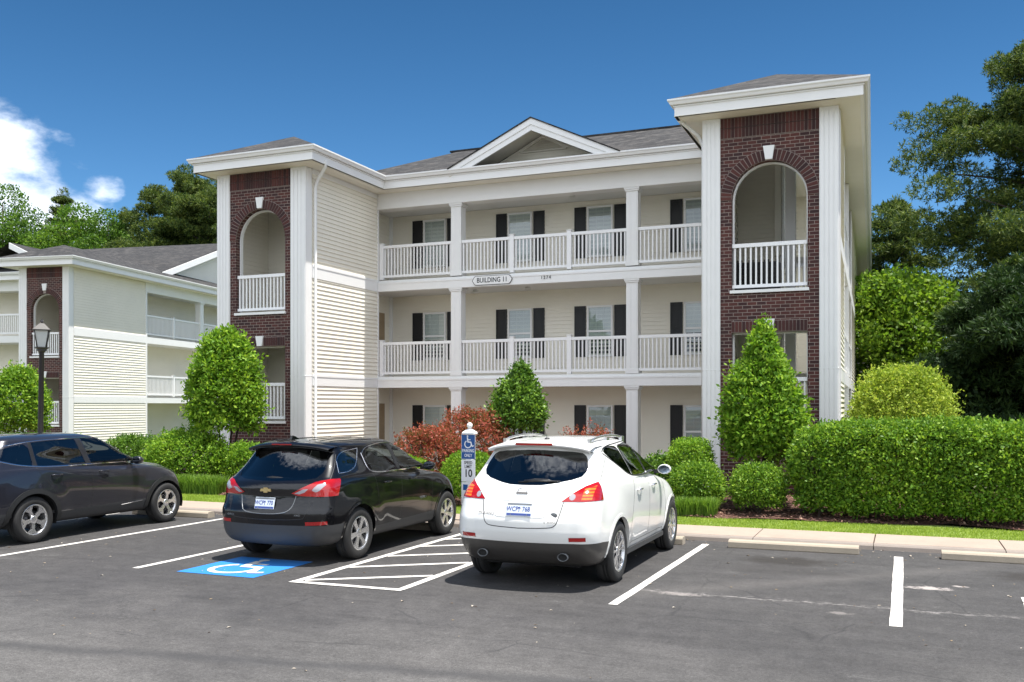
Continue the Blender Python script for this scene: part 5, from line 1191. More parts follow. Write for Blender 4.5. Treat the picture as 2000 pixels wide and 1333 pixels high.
    for txt, x, z, sz in (('EQUINOX', -.60, .655, .034), ('AWD', .50, .68, .034)):
        q = b.hit((x, -2, z), (0, 1, 0)); nn = b.normal(q); text_mesh(txt, sz, 'metal_grey', P, (x, q.y-.004, z), rot=(R(90), 0, math.atan2(nn.x, -nn.y)), name='badge_lettering', ext=.0015)
    q = b.hit((2, 2.84, .70), (-1, 0, 0)); text_mesh('EQUINOX', .05, 'metal_grey', P, (q.x+.004, 2.84, .70), rot=(R(90), 0, R(90)), name='badge_lettering', ext=.0015)
    m = MB(); m.box(-.60, .60, .45, .70, .23, .40); m.box(-.3, .3, .9, 3.7, .20, .30); m.box(-.75, .75, .86, 1.09, .25, .42); m.build('underbody', 'well', P)
    m = MB(); m.lathe([(.001, .0)], 4) if 0 else m.prism([(.62, 1.655), (.80, 1.658), (.80, 1.665), (.72, 1.70), (.645, 1.715)], -.018, .018, axis=0); m.build('shark_fin_antenna', 'paint_black', P, bevel=.008)
    m = MBS()
    for sx in (-1, 1):
        for xx in (.18, .36, .52): b.ribbon(m, [(xx-.03, .85), (xx, 1.9)], .014, .006, 'top', sx)
    m.build('roof_rib', 'paint_black', P)
    m = MB(); m.box(-.84, .84, .55, 3.3, .42, .46); m.box(-.72, .72, .55, .95, .47, .98); m.prism([(2.90, .75), (3.25, .70), (3.32, 1.0), (3.0, 1.02)], -.72, .72, axis=0); m.build('interior', 'seat', P)
    seats(P, (1.40, 2.30), 'seat', top=1.22)
    return P
black_suv()
def grey_suv():
    P = thing('parked_car', 'dark grey SUV with chrome window surround, cut off by the left edge of the photo', 'car', (-13.36, 9.68, 0), 0, 'SUVs parked nose-in at the kerb')
    ax, r = (1.03, 3.69), .362
    LV = [
     (.27, .40, 4.34, .70, .76, .70, .04, .10, .12, .3, 0, 0),
     (.32, .22, 4.46, .80, .84, .80, .06, .16, .20, .35, 0, 0),
     (.42, .07, 4.54, .86, .88, .85, .08, .22, .25, .42, 0, 0),
     (.56, .02, 4.585, .885, .905, .87, .09, .26, .26, .45, 0, 0),
     (.70, .01, 4.59, .892, .920, .88, .10, .28, .26, .46, 0, 0),
     (.80, .04, 4.58, .892, .924, .88, .10, .30, .25, .47, 0, 0),
     (.92, .06, 4.50, .885, .924, .87, .11, .32, .23, .48, 0, 0),
     (1.02, .08, 4.28, .872, .918, .855, .12, .36, .22, .46, 0, 0),
     (1.09, .12, 3.92, .855, .905, .82, .12, .40, .215, .42, 0, -.01),
     (1.14, .16, 3.50, .838, .885, .78, .125, .34, .21, .36, 0, 0),
     (1.18, 0.2, 3.28, 0.82, 0.865, 0.83, 0.13, 0.13, 0.2, 0.14, 0, 0.02),
     (1.3, 0.3, 3.03, 0.775, 0.81, 0.775, 0.14, 0.13, 0.19, 0.14, 0, 0.02),
     (1.43, 0.39, 2.87, 0.73, 0.76, 0.725, 0.145, 0.13, 0.18, 0.14, 0, 0.01),
     (1.54, 0.46, 2.7, 0.685, 0.71, 0.675, 0.15, 0.13, 0.17, 0.14, 0, 0),
     (1.61, 0.52, 2.54, 0.635, 0.655, 0.62, 0.15, 0.13, 0.16, 0.14, 0, 0),
     (1.655, 0.7, 2.38, 0.52, 0.54, 0.505, 0.13, 0.12, 0.14, 0.14, 0, 0),
     (1.68, 1, 2.12, 0.32, 0.34, 0.305, 0.1, 0.08, 0.1, 0.12, 0, 0),
     (1.688, 1.35, 1.9, 0.06, 0.07, 0.05, 0.02, 0.02, 0.02, 0.02, 0, 0)]
    b = Body(LV, ax, r, .022)
    for ya in ax: b.cut(arcpoly(ya, r, r+.05, -30, 210, 30), 9, 'side', lambda c, f: abs(c.x) > .45)
    b.cut([(-.05, .10), (4.8, .10), (4.8, .46), (3.2, .49), (1.5, .44), (.5, .50), (-.05, .50)], 8, 'side')
    b.cut(smooth_poly([(.36, 1.36), (.96, 1.19), (1.06, 1.185), (1.06, 1.54), (.74, 1.49), (.42, 1.42)], 1), 2, 'side', SIDE)
    b.cut([(1.13, 1.183), (2.00, 1.178), (1.93, 1.58), (1.6, 1.578), (1.13, 1.55)], 3, 'side', SIDE)
    b.cut([(2.10, 1.177), (3.08, 1.175), (3.00, 1.27), (2.86, 1.385), (2.68, 1.49), (2.44, 1.565), (2.06, 1.59)], 4, 'side', SIDE)
    b.cut(smooth_poly([(-.68, 1.24), (0, 1.16), (.68, 1.24), (.60, 1.50), (0, 1.54), (-.60, 1.50)], 1), 5, 'rear', REAR)
    b.cut([(-.80, 1.22), (.80, 1.22), (.66, 1.59), (-.66, 1.59)], 7, 'rear', lambda c, f: c.y > 2.0 and f.normal.y > .1)
    for sx in (-1, 1): b.cut([(sx*x, z) for x, z in ((.50, .93), (1.0, .93), (1.0, 1.08), (.86, 1.10), (.66, 1.10))], 6, 'rear', lambda c, f: c.y < .95 and (f.normal.y < -.02 or abs(f.normal.x) > .3))
    b.cut([(.50, .80), (1.5, .80), (1.5, 1.25), (.36, 1.25), (.42, 1.12)], 0, 'side', None, only=(6,))
    b.cut([(3.98, .94), (4.12, .965), (4.50, .86), (4.52, .80), (4.30, .80)][::-1], 10, 'side', lambda c, f: abs(c.x) > .4)
    b.extract(0, 'body', 'paint_grey', P); b.extract(8, 'lower_cladding', 'clad_grey', P)
    for side, sg in (('r', lambda c: c.x > 0), ('l', lambda c: c.x < 0)):
        for rg, mt in ((2, 'glass_tint'), (3, 'glass_tint'), (4, 'glass_clear')): b.extract(rg, 'side_window', mt, P, -.004, select=sg)
        b.extract(6, 'tail_light', 'lens_red', P, .008, select=sg); b.extract(10, 'headlight', 'lens_clear', P, .004, select=sg)
    b.extract(5, 'rear_window', 'glass_tint', P, -.003); b.extract(7, 'windscreen', 'glass_clear', P, -.003)
    m = MBS(); ch = MBS(); bp = MBS()
    for sx in (-1, 1):
        for pl in ([(1.10, 1.165), (1.18, 1.0), (1.38, .80), (1.43, .48)], [(2.04, 1.16), (2.10, .9), (2.08, .45)], [(3.16, 1.165), (3.22, 1.0), (3.22, .78), (3.16, .49)]): b.ribbon(m, pl, .009, .001, 'side', sx)
        b.ribbon(ch, [(.30, 1.38), (.36, 1.34), (.98, 1.170), (2.1, 1.160), (3.14, 1.158)], .020, .005, 'side', sx); b.ribbon(ch, [(.30, 1.38), (.40, 1.44), (.74, 1.525), (1.20, 1.580), (1.80, 1.598), (2.2, 1.602), (2.48, 1.582), (2.74, 1.50), (2.92, 1.39), (3.06, 1.27), (3.16, 1.16)], .016, .005, 'side', sx)
        b.ribbon(bp, [(1.095, 1.17), (1.095, 1.57)], .055, .001, 'side', sx); b.ribbon(bp, [(2.05, 1.165), (1.99, 1.59)], .09, .001, 'side', sx); b.ribbon(ch, [(2.70, .425), (3.15, .46)], .014, .006, 'side', sx)
    m.build('panel_gap', 'black', P); ch.build('window_trim', 'chrome', P); bp.build('window_pillar', 'black', P)
    for sx in (-1, 1):
        for ya in ax: arch_trim(b, P, ya, r, .075, sx, 'clad', .014, -4, 184)
        for yd in (1.42, 2.32):
            m = MB(); hp = b.hit((sx*2, yd, 1.03), (-sx, 0, 0)); n = b.normal(hp)
            m.tube([hp+n*.004+Vector((0, -.10, 0)), hp+n*.028+Vector((0, -.07, .002)), hp+n*.034, hp+n*.028+Vector((0, .07, .002)), hp+n*.004+Vector((0, .10, 0))], .012, 8); m.build('door_handle', 'paint_grey', P)
        mirror_part(P, sx*.87, 2.98, 1.18, sx, 'paint_grey')
        for ya in ax: wheel('five', P, sx*.925, ya, r, .235, .235, sx, .1+ya*.7)
    wells(P, .89, ax, r, .55)
    m = MB(); m.box(-.60, .60, .45, .70, .23, .40); m.box(-.3, .3, .9, 3.7, .20, .30); m.build('underbody', 'well', P)
    m = MB(); m.prism([(.66, 1.675), (.84, 1.68), (.76, 1.72), (.69, 1.735)], -.018, .018, axis=0); m.build('shark_fin_antenna', 'paint_grey', P, bevel=.008)
    m = MB(); m.box(-.84, .84, .55, 3.3, .42, .46); m.box(-.72, .72, .5, .95, .47, 1.0); m.prism([(2.90, .75), (3.25, .70), (3.32, 1.0), (3.0, 1.02)], -.72, .72, axis=0); m.build('interior', 'seat', P)
    seats(P, (1.45, 2.32), 'seat', top=1.22)
    P.scale = (1, 1.075, 1)
    for o in P.children:
        if o.name.startswith('wheel') and not o.name.startswith('wheel_well'):
            yw = ax[0] if sum(v.co.y for v in o.data.vertices)/len(o.data.vertices) < 2 else ax[1]; o.scale = (1, 1/1.075, 1); o.location = (0, yw*(1-1/1.075), 0)
    return P
grey_suv()
# ------------------------------------------------------------ plants
def leaf_mat(name, c0, c1, c2, trans=.35, rough=.6, world_noise=1.1):
    t = NT(name); r_ = t.n('ShaderNodeNewGeometry').outputs['Random Per Island']; f = t.noise(world_noise, 4, .6, t.wpos())
    k = t.math('ADD', t.math('MULTIPLY', r_, .55), t.math('MULTIPLY', f, .5))
    c = t.ramp(k, [(.22, c0), (.52, c1), (.85, c2)]); t.col(c); t.p(Roughness=rough, Specular_IOR_Level=.22)
    out = t.t.nodes['Material Output']; tl = t.n('ShaderNodeBsdfTranslucent'); t.set(tl.inputs[0], t.mix(.5, c, t.mix(1., c, (1.5, 1.6, .6), 'MULTIPLY'))); ms = t.n('ShaderNodeMixShader', {0: trans}); t.set(ms.inputs[1], t.b.outputs[0]); t.set(ms.inputs[2], tl.outputs[0]); t.set(out.inputs[0], ms.outputs[0]); return t.m
M['leaf_bright'] = leaf_mat('bright_green_leaves', (.058, .140, .012), (.145, .285, .022), (.33, .470, .045))
M['leaf_mid'] = leaf_mat('mid_green_leaves', (.045, .105, .014), (.095, .200, .022), (.21, .33, .04))
M['leaf_yellow'] = leaf_mat('yellow_green_leaves', (0.138, 0.213, 0.025), (0.25, 0.35, 0.0375), (0.45, 0.5, 0.075))
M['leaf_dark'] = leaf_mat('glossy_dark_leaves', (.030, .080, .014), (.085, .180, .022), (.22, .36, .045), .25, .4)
M['leaf_hedge'] = leaf_mat('hedge_leaves', (.052, .122, .013), (.120, .245, .022), (.29, .42, .040), .3, .5)
M['leaf_red'] = leaf_mat('red_and_green_leaves', (.060, .100, .022), (.26, .075, .045), (.58, .15, .11), .35, .5, 2.2)
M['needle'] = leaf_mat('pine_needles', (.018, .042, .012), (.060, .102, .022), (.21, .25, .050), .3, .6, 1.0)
M['needle_dark'] = leaf_mat('shaded_pine_needles', (.010, .028, .009), (.022, .050, .014), (.05, .09, .02), .2, .6, .4)  # darker copy of the needle greens, with shade put into the colour
M['tree_free'] = leaf_mat('light_green_broadleaf_leaves', (.050, .115, .012), (.125, .225, .022), (.27, .39, .04), .45, .55, .6)  # lighter, more translucent greens of the light green tree
M['tree_leaf'] = leaf_mat('broadleaf_tree_leaves', (.028, .075, .012), (.070, .150, .018), (.15, .25, .03), .35, .5, .35)
M['tree_light'] = leaf_mat('light_broadleaf_leaves', (.040, .100, .012), (.090, .185, .020), (.19, .30, .035), .4, .5, .35)
M['grass_blade'] = leaf_mat('grass_blades', (.16, .24, .03), (.26, .36, .05), (.40, .48, .09), .4, .6)
M['strap_leaf'] = leaf_mat('strap_leaves', (.06, .13, .02), (.12, .22, .03), (.22, .33, .05), .3, .45)
def bark():
    t = NT('bark'); f = t.noise(9, 6, .7, t.map((1, 1, .25), vec=t.wpos())); t.col(t.mix(f, (.022, .018, .015), (.085, .066, .052))); t.p(Roughness=.95); t.bump(f, .8, .03); return t.m
M['bark'] = bark()
def leaf_quads(P, N_, size, rs, aspect=.5, jitter=.35, flat=.0):
    """P centres, N_ outward directions; returns folded diamond leaves"""
    n = len(P); a = rs.normal(size=(n, 3)); a[:, 2] += flat; a += N_*.6; a /= np.linalg.norm(a, axis=1)[:, None]+1e-9      # leaf axis
    b = np.cross(a, rs.normal(size=(n, 3))+N_*.9); b /= np.linalg.norm(b, axis=1)[:, None]+1e-9
    s_ = size*(1+jitter*rs.uniform(-1, 1, n))[:, None]
    V = np.stack([P, P+a*s_*.5+b*s_*aspect*.5, P+a*s_, P+a*s_*.5-b*s_*aspect*.5], axis=1).reshape(-1, 3); return V
def fbm_dir(D, seed, k=3):      # cheap lumpy noise on directions / points
    rs = np.random.RandomState(seed); v = np.zeros(len(D)); a = 1.
    for i in range(k):
        for _ in range(4): w = rs.normal(size=3)*(1.8*2**i); ph = rs.uniform(0, 6.28); v += a*np.sin(D@w+ph)
        a *= .5
    return v/4
def shrub(name, label, cat, x, y, z0, z1, rx, ry, mat, n, size, seed=0, shape='round', stems=3, group=None, lump=.12, par=None, twigs=0., base=.086, fz=.0, inner=.55, wisps=.06, sprig=7):
    """leaves spread through the outer shell of a lumpy volume, on a few stems"""
    rs = np.random.RandomState(seed); T = thing(name, label, cat, (x, y, base), 0, group)
    D = rs.normal(size=(n, 3)); D /= np.linalg.norm(D, axis=1)[:, None]; D[:, 2] = np.where(D[:, 2] < -.75, -D[:, 2], D[:, 2])
    rad = 1-np.abs(rs.normal(0, .14, n)); inn = rs.rand(n) < .25; rad[inn] = rs.uniform(inner, 1, inn.sum()); lp = 1+lump*fbm_dir(D*1.3, seed+5)
    rad *= 1+.055*fbm_dir(D*5, seed+9)+.035*fbm_dir(D*11, seed+11); wi = rs.rand(n) < wisps; rad[wi] *= rs.uniform(1.0, 1.13, wi.sum())
    rz = (z1-z0)/2; zc = (z1+z0)/2-base
    if shape == 'box':
        p_ = 3.6; q = (np.abs(D[:, 0])**p_+np.abs(D[:, 1])**p_+np.abs(D[:, 2])**p_)**(1/p_); D2 = D/q[:, None]
    elif shape == 'cone':
        D2 = D.copy(); h = (D2[:, 2]+1)/2; D2[:, :2] *= np.where(h < .30, 1., 1-(np.clip(h-.30, 0, 1)/.70)**1.15*.62)[:, None]*1.05
    elif shape == 'egg': D2 = D.copy(); h = (D2[:, 2]+1)/2; D2[:, :2] *= (1.08-.30*h)[:, None]
    else:
        p_ = 2.4; q = (np.abs(D[:, 0])**p_+np.abs(D[:, 1])**p_+np.abs(D[:, 2])**p_)**(1/p_); D2 = D/q[:, None]
    P = D2*(rad*lp)[:, None]*np.array([rx, ry, rz])+np.array([0, 0, zc])
    N_ = D.copy(); N_[:, 2] += .35
    if sprig > 1:       # leaves gathered in sprigs, each sprig pushed in or out on its own
        m_ = n//sprig; ci = rs.choice(n, m_, replace=False); Pc, Nc = P[ci], N_[ci]/np.linalg.norm(N_[ci], axis=1)[:, None]; out_ = rs.normal(0, .035*(rx+rz)/1.5, m_)+(rs.rand(m_) < .12)*rs.uniform(.02, .13, m_)*min(1, rx)-size*.6; Pc = Pc+Nc*out_[:, None]
        gi = np.repeat(np.arange(m_), sprig); along = np.tile(np.linspace(-.5, 1., sprig), m_)[:, None]*size*1.1; P = Pc[gi]+Nc[gi]*along+rs.normal(0, size*.42, (len(gi), 3)); N_ = Nc[gi]+rs.normal(0, .25, (len(gi), 3))
    V = leaf_quads(P, N_, size, rs)
    F_ = np.arange(len(V)).reshape(-1, 4); me = raw_mesh('foliage', V, F_, [M[mat]]); o = bpy.data.objects.new('foliage', me); C.objects.link(o); o.parent = T
    if stems:
        m = MB(); rr = random.Random(seed)
        for i in range(stems):
            a = rr.uniform(0, 6.28); k = rr.uniform(.25, .6); m.tube([(rr.uniform(-.05, .05), rr.uniform(-.05, .05), -.05), (math.cos(a)*rx*k*.3, math.sin(a)*ry*k*.3, (z0-base)*.6+.1), (math.cos(a)*rx*k, math.sin(a)*ry*k, zc), (math.cos(a)*rx*k*1.2, math.sin(a)*ry*k*1.2, zc+rz*.6)], [.035, .028, .018, .006], 6)
        m.build('stem', 'bark', T)
    return T
shrub('round_shrub_tree', 'round bright green shrub tree trimmed on a thin stem, before the left brick tower', 'shrub', -15.72, 19.3, 1.12, 4.04, .93, .92, 'leaf_bright', 26000, .105, 1, 'egg', 3, lump=.09)
shrub('round_shrub_tree', 'green rounded shrub tree at the left edge, under the street lamp', 'shrub', -28.5, 24.0, .85, 3.42, 1.12, 1.1, 'leaf_bright', 16000, .11, 2, 'egg', 3, lump=.1)
shrub('holly_shrub', 'dark glossy pyramid shaped holly beside the red shrubs, before the middle balconies', 'shrub', -8.2, 20.3, 1.30, 3.05, .68, .66, 'leaf_dark', 15000, .085, 3, 'cone', 4, lump=.14)
shrub('cone_shrub_tree', 'tall bright green cone shaped shrub tree before the right brick tower', 'shrub', -2.58, 19.5, .60, 3.70, .80, .78, 'leaf_bright', 30000, .092, 4, 'cone', 4, lump=.13, wisps=.10)
shrub('red_shrub', 'lower reddish shrub, left of the sign post, nearest the black SUV', 'shrub', -9.6, 18.6, .25, 1.66, .78, .6, 'leaf_red', 15000, .055, 5, 'round', 4, lump=.16, wisps=.2)
shrub('red_shrub', 'taller reddish green shrub behind the sign post, left of the holly', 'shrub', -9.0, 19.7, .35, 1.98, .88, .7, 'leaf_red', 16000, .06, 6, 'round', 4, lump=.18, wisps=.2)
shrub('red_shrub', 'sparse red tipped shrub peeping over the roof of the white SUV', 'shrub', -6.7, 20.5, .3, 1.56, .85, .5, 'leaf_red', 4500, .05, 7, 'round', 4, lump=.3, wisps=.5)
shrub('clipped_shrub', 'smooth lime green mound shrub directly behind the sign post', 'shrub', -8.25, 17.75, .12, 1.19, .62, .5, 'leaf_bright', 14000, .045, 8, 'round', 3, lump=.04, wisps=.02, sprig=1)
shrub('clipped_shrub', 'small lime green mound showing over the bonnet of the black SUV', 'shrub', -9.75, 17.9, .12, 1.06, .55, .45, 'leaf_bright', 10000, .045, 9, 'round', 3, lump=.04, wisps=.02, sprig=1)
shrub('loose_shrub', 'wide loose green shrub between the dark grey SUV and the black SUV', 'shrub', -16.4, 18.7, .20, 1.45, 1.12, .65, 'leaf_bright', 22000, .065, 10, 'round', 4, lump=.13, wisps=.12)
shrub('loose_shrub', 'olive green low shrub just left of the wide loose green one', 'shrub', -19.2, 19.8, .25, 1.28, .95, .6, 'leaf_mid', 12000, .065, 11, 'round', 4, lump=.14, wisps=.15)
shrub('loose_shrub', 'narrow green shrub showing just left of the rear of the black SUV', 'shrub', -14.75, 18.9, .15, 1.18, .55, .5, 'leaf_bright', 9000, .06, 12, 'round', 3, lump=.1)
shrub('loose_shrub', 'green bush at the foot of the left building, over the dark grey SUV', 'shrub', -22.6, 20.5, .2, 1.2, 1.1, .6, 'leaf_mid', 9000, .07, 13, 'round', 3, lump=.14)
shrub('clipped_shrub', 'square topped bright shrub against the right tower, upper one of two', 'shrub', -3.95, 19.1, .55, 1.43, .42, .42, 'leaf_bright', 11000, .05, 14, 'box', 3, lump=.07, sprig=4)
shrub('clipped_shrub', 'rounded green shrub in front of the square topped one, beside the white SUV', 'shrub', -3.66, 18.35, .16, 1.0, .52, .5, 'leaf_hedge', 13000, .05, 15, 'round', 3, lump=.08, sprig=4)
shrub('clipped_shrub', 'ball shaped green shrub before the cone tree, left of the long hedge', 'shrub', -2.50, 18.25, .18, 1.01, .50, .48, 'leaf_hedge', 14000, .048, 16, 'round', 3, lump=.07, sprig=4)
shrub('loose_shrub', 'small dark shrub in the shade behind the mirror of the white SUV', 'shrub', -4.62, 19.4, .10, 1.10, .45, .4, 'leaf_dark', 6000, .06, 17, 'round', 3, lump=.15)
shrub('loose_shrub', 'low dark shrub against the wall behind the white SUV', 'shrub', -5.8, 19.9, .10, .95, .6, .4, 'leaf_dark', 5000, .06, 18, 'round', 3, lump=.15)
shrub('ball_shrub', 'large yellow green domed bush behind the hedge, right of the building', 'shrub', -.02, 24.2, .2, 3.02, 1.16, 1.15, 'leaf_yellow', 34000, .075, 19, 'round', 5, lump=.07, wisps=.1)
# long clipped hedge: leaves through the skin of a rounded box, with a lumpy top
def hedge():
    rs = np.random.RandomState(40); T = thing('hedge', 'long thick clipped green hedge at the right edge, above the mulch and grass strip', 'hedge', (.58, 18.55, .12))
    hx, hy, hz = 2.34, .82, .80; n = 118000
    f = rs.rand(n); D = np.zeros((n, 3)); D[:, 0] = rs.uniform(-1, 1, n); D[:, 1] = rs.uniform(-1, 1, n); D[:, 2] = rs.uniform(-1, 1, n)
    face = rs.choice(4, n, p=[.50, .33, .07, .10]); D[face == 0, 1] = -1; D[face == 1, 2] = 1; D[face == 2, 0] = -1; D[face == 3, 1] = 1
    p_ = 5.; q = (np.abs(D[:, 0])**p_*.9+np.abs(D[:, 1])**p_+np.abs(D[:, 2])**p_)**(1/p_); Dn = D/np.maximum(q, .9)[:, None]
    P = Dn*np.array([hx, hy, hz]); W_ = P.copy()
    lump = 1+.06*fbm_dir(W_*1.2, 3)+.045*fbm_dir(W_*3.5, 9)+.03*fbm_dir(W_*8, 10); dep = np.abs(rs.normal(0, .075, n)); deep = rs.rand(n) < .18; dep[deep] = rs.uniform(0, .5, deep.sum())
    Nn = Dn/np.linalg.norm(Dn, axis=1)[:, None]; N2 = np.sign(D)*(np.abs(D) > .985); nl = np.linalg.norm(N2, axis=1); N2 = np.where(nl[:, None] > 0, N2/(nl[:, None]+1e-9), Nn)
    P = P*lump[:, None]-N2*dep[:, None]; P[:, 2] += hz+.03; keep = (P[:, 2] > .10+.10*np.abs(fbm_dir(P*2, 4)))
    hole = fbm_dir(P*3.2, 12) < -.72; keep &= ~(hole & (rs.rand(n) < .7)); P = P[keep]; N2 = N2[keep]; N2[:, 2] += .4
    m_ = len(P)//6; ci = rs.choice(len(P), m_, replace=False); Nc = N2[ci]/np.linalg.norm(N2[ci], axis=1)[:, None]; Pc = P[ci]+Nc*(rs.normal(0, .03, m_)+(rs.rand(m_) < .1)*rs.uniform(.02, .10, m_))[:, None]; gi = np.repeat(np.arange(m_), 6); P = Pc[gi]+Nc[gi]*np.tile(np.linspace(-.4, 1, 6), m_)[:, None]*.065+rs.normal(0, .027, (len(gi), 3)); N2 = Nc[gi]+rs.normal(0, .25, (len(gi), 3))
    V = leaf_quads(P, N2, .064, rs, .55); me = raw_mesh('foliage', V, np.arange(len(V)).reshape(-1, 4), [M['leaf_hedge']]); o = bpy.data.objects.new('foliage', me); C.objects.link(o); o.parent = T
    m = MB(); rr = random.Random(3)
    for i in range(16):
        x = -2.2+4.4*i/15+rr.uniform(-.1, .1); y = rr.uniform(-.5, .3); m.tube([(x, y, -.05), (x+rr.uniform(-.1, .1), y, .3), (x+rr.uniform(-.2, .2), y, .9), (x+rr.uniform(-.3, .3), y, 1.4)], [.03, .025, .018, .01], 5)
    m.build('stem', 'bark', T)
hedge()
# strap-leaved tufts
def tuft(label, x, y, rx, ry, h, n, seed):
    rs = np.random.RandomState(seed); P = np.stack([rs.uniform(-1, 1, n)*rx, rs.uniform(-1, 1, n)*ry, np.zeros(n)], 1); a = rs.uniform(0, 6.28, n); d = np.stack([np.cos(a), np.sin(a), np.zeros(n)], 1); s_ = np.stack([-np.sin(a), np.cos(a), np.zeros(n)], 1)*.007
    hh = (h*rs.uniform(.6, 1.1, n))[:, None]; Z = np.array([0, 0, 1.]); sp = rs.uniform(.15, .55, n)[:, None]
    p1 = P+Z*hh*.6+d*hh*sp*.35; p2 = P+Z*hh*(1-sp*.25)+d*hh*sp; V = np.concatenate([np.stack([P-s_, P+s_, p1+s_, p1-s_], 1), np.stack([p1-s_, p1+s_, p2+s_*.2, p2-s_*.2], 1)], 0).reshape(-1, 3)
    T = tag(bpy.data.objects.new('strap_leaf_plant', raw_mesh('strap_leaf_plant', V, np.arange(len(V)).reshape(-1, 4), [M['strap_leaf']])), label, 'plant'); C.objects.link(T); T.location = (x, y, .085); return T
tuft('grassy clump of strap leaves at the lawn edge, right beside the white SUV', -3.55, 17.65, .36, .22, .36, 2600, 1)
tuft('low spread of strap leaves below the loose shrub, left of the black SUV', -15.3, 17.75, .75, .22, .45, 3600, 2)
tuft('low strap leaves at the lawn edge before the dark grey SUV', -17.6, 17.8, .8, .2, .38, 2600, 3)
# lawn blades along the near strip (nobody could count them)
rs = np.random.RandomState(5); n = 90000; X = rs.uniform(-20, 6.5, n); Y = rs.uniform(16.2, 17.5, n); ed = np.array([edge(x) for x in X]); k = Y < ed+.02; X, Y = X[k], Y[k]; n = len(X)
P = np.stack([X, Y, np.full(n, .07)], 1); a = rs.uniform(0, 6.28, n); s_ = np.stack([np.cos(a), np.sin(a), np.zeros(n)], 1)*.006; tip = P+np.stack([rs.normal(0, .016, n), rs.normal(0, .016, n), rs.uniform(.02, .05, n)], 1)
V = np.stack([P-s_, P+s_, tip], 1).reshape(-1, 3); o = bpy.data.objects.new('grass', raw_mesh('grass', V, np.arange(len(V)).reshape(-1, 3), [M['grass_blade']])); C.objects.link(o); o['kind'] = 'stuff'; tag(o, 'short sunlit lawn grass in the strip along the pavement', 'grass')
# grit, leaf bits and twigs on the asphalt
n = 700; rs = np.random.RandomState(77); X = rs.uniform(-16, 6, n); Y = np.where(rs.rand(n) < .45, 15.0-np.abs(rs.normal(0, .35, n)), rs.uniform(5.2, 15, n)); P = np.stack([X, Y, np.full(n, .004)], 1); a = rs.uniform(0, 6.28, n); L_ = rs.uniform(.008, .028, n)[:, None]; d = np.stack([np.cos(a), np.sin(a), np.zeros(n)], 1)*L_; s_ = np.stack([-np.sin(a), np.cos(a), np.zeros(n)], 1)*L_*rs.uniform(.25, .8, n)[:, None]; up = np.array([0, 0, 1.])*L_*rs.uniform(.1, .6, n)[:, None]
V = np.stack([P-d, P-s_+up, P+d+up*.3, P+s_+up*.8], 1).reshape(-1, 3); t_ = NT('grit'); r_ = t_.n('ShaderNodeNewGeometry').outputs['Random Per Island']; t_.col(t_.ramp(r_, [(0, (.05, .03, .02)), (.45, (.24, .17, .09)), (1, (.48, .44, .38))])); t_.p(Roughness=.9); M['grit'] = t_.m
o = bpy.data.objects.new('ground_litter', raw_mesh('ground_litter', V, np.arange(len(V)).reshape(-1, 4), [M['grit']])); C.objects.link(o); o['kind'] = 'stuff'; tag(o, 'small leaf bits and grit lying on the asphalt', 'litter')
# mulch chips
n = 26000; X = rs.uniform(-19, 5, n); Y = rs.uniform(17.2, 21.4, n)**1.0; ed = np.array([edge(x) for x in X]); k = Y > ed-.04; X, Y = X[k], Y[k]; n = len(X)
P = np.stack([X, Y, .105+.02*(Y-17)+rs.uniform(-.005, .015, n)], 1); a = rs.uniform(0, 6.28, n); L_ = rs.uniform(.02, .07, n)[:, None]; d = np.stack([np.cos(a), np.sin(a), rs.normal(0, .25, n)], 1)*L_; s_ = np.stack([-np.sin(a), np.cos(a), rs.normal(0, .3, n)], 1)*.010
V = np.stack([P-s_, P+d-s_, P+d+s_, P+s_], 1).reshape(-1, 3)
t_ = NT('bark_chips'); r_ = t_.n('ShaderNodeNewGeometry').outputs['Random Per Island']; t_.col(t_.ramp(r_, [(0, (.04, .016, .012)), (.6, (.15, .065, .045)), (1, (.40, .26, .19))])); t_.p(Roughness=.9); M['chips'] = t_.m
o = bpy.data.objects.new('bark_mulch', raw_mesh('bark_mulch', V, np.arange(len(V)).reshape(-1, 4), [M['chips']])); C.objects.link(o); o['kind'] = 'stuff'; tag(o, 'reddish bark chips scattered under the shrubs', 'mulch')

# ------------------------------------------------------------ trees
def crown_mesh(blobs, mat, n, size, seed, aspect=.5, needles=False, par=None):
    """blobs: (x, y, z, rx, ry, rz); leaves clustered on their shells, lumpy, thinner below"""
    rs = np.random.RandomState(seed); vol = np.array([b[3]*b[4]+b[3]*b[5] for b in blobs]); cnt = np.maximum(30, (n*vol/vol.sum()).astype(int)); Ps = []; Ns = []
    for b, c in zip(blobs, cnt):
        D = rs.normal(size=(c, 3)); D /= np.linalg.norm(D, axis=1)[:, None]; r_ = (1-np.abs(rs.normal(0, .22, c)))*(1+.22*fbm_dir(D*1.6+np.array(b[:3])*.3, seed)); k = rs.rand(c) < np.where(D[:, 2] < -.3, .55, 1.)
        D, r_ = D[k], r_[k]; Ps.append(D*r_[:, None]*np.array(b[3:6])+np.array(b[:3])); Ns.append(D)
    P = np.concatenate(Ps); N_ = np.concatenate(Ns); N_[:, 2] += .3
    if needles:       # tufts of thin blades
        k = 8; P = np.repeat(P, k, 0); N_ = np.repeat(N_, k, 0)
    V = leaf_quads(P, N_, size, rs, aspect); o = bpy.data.objects.new('crown', raw_mesh('crown', V, np.arange(len(V)).reshape(-1, 4), [M[mat]])); C.objects.link(o); o.parent = par; return o
